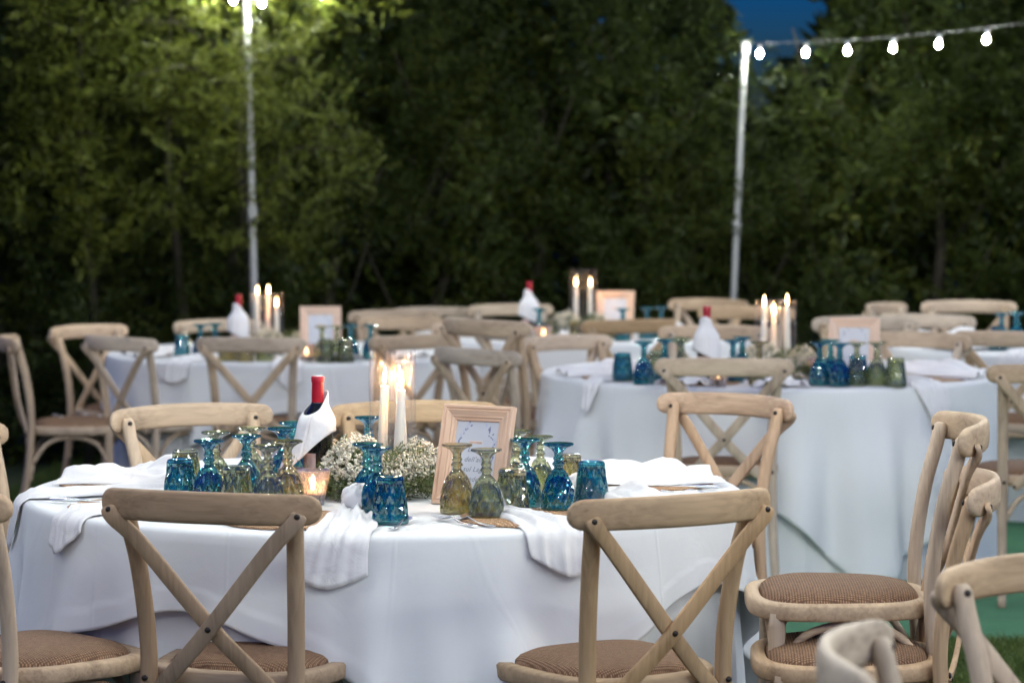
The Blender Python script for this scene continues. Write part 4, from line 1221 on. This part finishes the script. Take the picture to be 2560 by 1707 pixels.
# second table
for a, r, l in ((-150, .70, 'woven placemat at the outer edge of the second table by the hanging tip'), (-118, .70, 'woven placemat of the second table beside the chair back'), (-35, .72, 'woven placemat of the second table under the long draped napkin')):
    mat_at(T2, a, r, l)
napkin(T2, -143, .60, .13, .05, .055, 'white napkin with a pointed tip hanging off the second table near the blue tumbler', 31, False, 0, tip=.8)
napkin(T2, -165, .55, 0, .07, .10, 'flat white napkin at the outer edge of the second table', 33, False, r1=.88, lift=.015)
napkin(T2, -118, .60, 0, .08, .11, 'white napkin lying on a placemat beside the second table bottle', 34, False, r1=.87, lift=.015)
napkin(T2, -92, .64, 0, .07, .10, 'white napkin lying just behind the second table front chair', 35, False, r1=.88, lift=.014)
napkin(T2, -53, .60, .17, .06, .085, 'white napkin hanging in a long point from the front of the second table', 37, True, .2, tip=.75)
napkin(T2, -22, .56, 0, .09, .13, 'wide white napkin draped at the chair end of the second table', 39, False, r1=.90, lift=.030)
# far tables
napkin(T3, -150, .60, 0, .08, .12, 'white napkin lying at the outer corner of the far table', 41, False, r1=.88, lift=.02)
napkin(T3, -122, .62, .10, .07, .08, 'white napkin hanging off the far table behind the angled chair', 42, False, tip=.3)
napkin(T3, -88, .62, .12, .06, .08, 'white napkin draped off the far table behind the chair braces', 43, False, .3, tip=.6)
napkin(T3, -70, .62, 0, .06, .09, 'knotted white napkin standing up on the far table beside the olive tumblers', 44, True, r1=.88, lift=.03)
napkin(T3, -45, .60, 0, .08, .12, 'white napkin lying on the far table behind the tall candle tops', 45, False, r1=.88, lift=.02)
napkin(T4, -100, .62, 0, .08, .11, 'white napkin below the rearmost flowers', 51, False, r1=.88, lift=.02)
napkin(T4, -28, .55, 0, .09, .13, 'white napkin at the pole end of the rearmost table', 52, False, r1=.90, lift=.03)
napkin(T5, -148, .55, 0, .09, .13, 'white napkin heap on the table cut by the picture edge', 53, False, r1=.90, lift=.035)
napkin(T5, 165, .55, 0, .09, .13, 'white napkin at the back of the table cut by the picture edge', 54, True, r1=.90, lift=.03)
napkin(T5, -120, .60, .10, .07, .09, 'white napkin hanging at the front of the table cut by the picture edge', 55, False, .2, tip=.4)

# cutlery: built pointing +Y, lying on z = 0
def fork_parts():
    h = MB(); rows = []
    for k in range(16):
        u = k / 15; y = -.085 + .125 * u; w = .0085 - .0055 * sstep(0, .75, u) + .001 * sstep(.9, 1, u); z = .0025 + .008 * sstep(.55, 1, u)
        rows.append([(-w, y, z), (-w * .6, y, z + .0018), (w * .6, y, z + .0018), (w, y, z), (w * .6, y, z - .0012), (-w * .6, y, z - .0012)])
    h.grid(rows, closed_v=True); h.f.append(tuple(range(6))[::-1])
    t = MB(); rows = []
    for k in range(7):
        u = k / 6; y = .040 + .028 * u; w = .0035 + .0085 * sstep(0, .8, u); z = .0105 - .007 * sstep(0, 1, u)
        rows.append([(-w, y, z), (0, y, z - .001), (w, y, z), (w, y, z - .0014), (0, y, z - .0026), (-w, y, z - .0014)])
    t.grid(rows, closed_v=True)
    for i in range(4):
        x = -.0102 + i * .0068
        t.tube([(x, .067, .0032), (x, .085, .003), (x * .97, .105, .0055), (x * .95, .112, .0075)], [(.0019, .0010), (.0017, .0010), (.0013, .0009), (.0006, .0005)], 6)
    return h.mesh('fork_handle', STEEL), t.mesh('fork_head', STEEL)
def knife_parts():
    h = MB().tube([(0, -.11, .0055), (0, -.105, .0055), (0, -.06, .0055), (0, -.015, .0052), (0, -.008, .005)], [(.004, .003), (.0095, .0048), (.0085, .0045), (.006, .004), (.005, .003)], 12)
    b = MB(); rows = []
    for k in range(13):
        u = k / 12; y = -.010 + .125 * u; w = .0105 * (1 - sstep(.75, 1, u) * .95)
        rows.append([(-.005, y, .004), (-.005, y, .0062), (-.005 + w + .004, y, .0052), (-.005 + w + .004, y, .0048)])
    b.grid(rows, closed_v=True)
    return h.mesh('knife_handle', STEEL), b.mesh('knife_blade', STEEL)
def spoon_parts():
    h = fork_parts()[0]
    b = MB(); rows = []
    for i in range(9):
        q = i / 8; row = []
        for k in range(20):
            a = 2 * math.pi * k / 20
            row.append((.017 * q * math.cos(a), .066 + .029 * q * math.sin(a), .0025 + .007 * q * q))
        rows.append(row)
    b.grid(rows, closed_v=True)
    return h, b.mesh('spoon_bowl', STEEL)
FK, KN, SP = fork_parts(), knife_parts(), spoon_parts()
def cutlery(T, kind, tip, end, lab):
    dx, dy = tip[0] - end[0], tip[1] - end[1]
    ang = math.atan2(dy, dx) - math.pi / 2
    mx, my = (tip[0] + end[0]) / 2, (tip[1] + end[1]) / 2
    t = thing(kind, lab, 'cutlery', (mx, my, T[2] + .0035), (0, 0, ang), group='steel cutlery on the tables')
    P = {'fork': (('handle', FK[0]), ('tines', FK[1])), 'knife': (('handle', KN[0]), ('blade', KN[1])), 'spoon': (('handle', SP[0]), ('bowl', SP[1]))}[kind]
    for n, m in P: obj(n, m, t)
cutlery(T1, 'fork', (-.178, 6.55), (-.076, 6.37), 'steel fork with tines beside the amber goblet')
cutlery(T1, 'fork', (-.135, 6.54), (-.036, 6.36), 'steel fork lying next to the placemat edge, beside its twin')
cutlery(T1, 'spoon', (-.245, 6.50), (-.275, 6.33), 'steel spoon lying below the front blue tumbler')
cutlery(T1, 'knife', (-.96, 6.83), (-1.13, 6.88), 'steel knife handle beside the trailing napkin at the outer edge')
cutlery(T1, 'spoon', (-.93, 6.75), (-1.09, 6.82), 'steel spoon lying beside the knife at the outer edge')
cutlery(T1, 'knife', (-.86, 7.42), (-1.02, 7.36), 'steel knife by the crumpled napkin at the back')
cutlery(T1, 'fork', (.42, 7.06), (.56, 7.03), 'steel fork behind the twisted napkin')
cutlery(T1, 'knife', (.34, 7.20), (.52, 7.16), 'steel knife under the billowing napkin')
cutlery(T2, 'fork', (.33, 11.05), (.22, 10.98), 'fork glinting at the outer edge of the second table')
cutlery(T2, 'knife', (1.62, 10.98), (1.76, 10.92), 'knife glinting under the wide napkin of the second table')
cutlery(T2, 'spoon', (.60, 10.66), (.52, 10.62), 'spoon in front of the olive goblets of the second table')
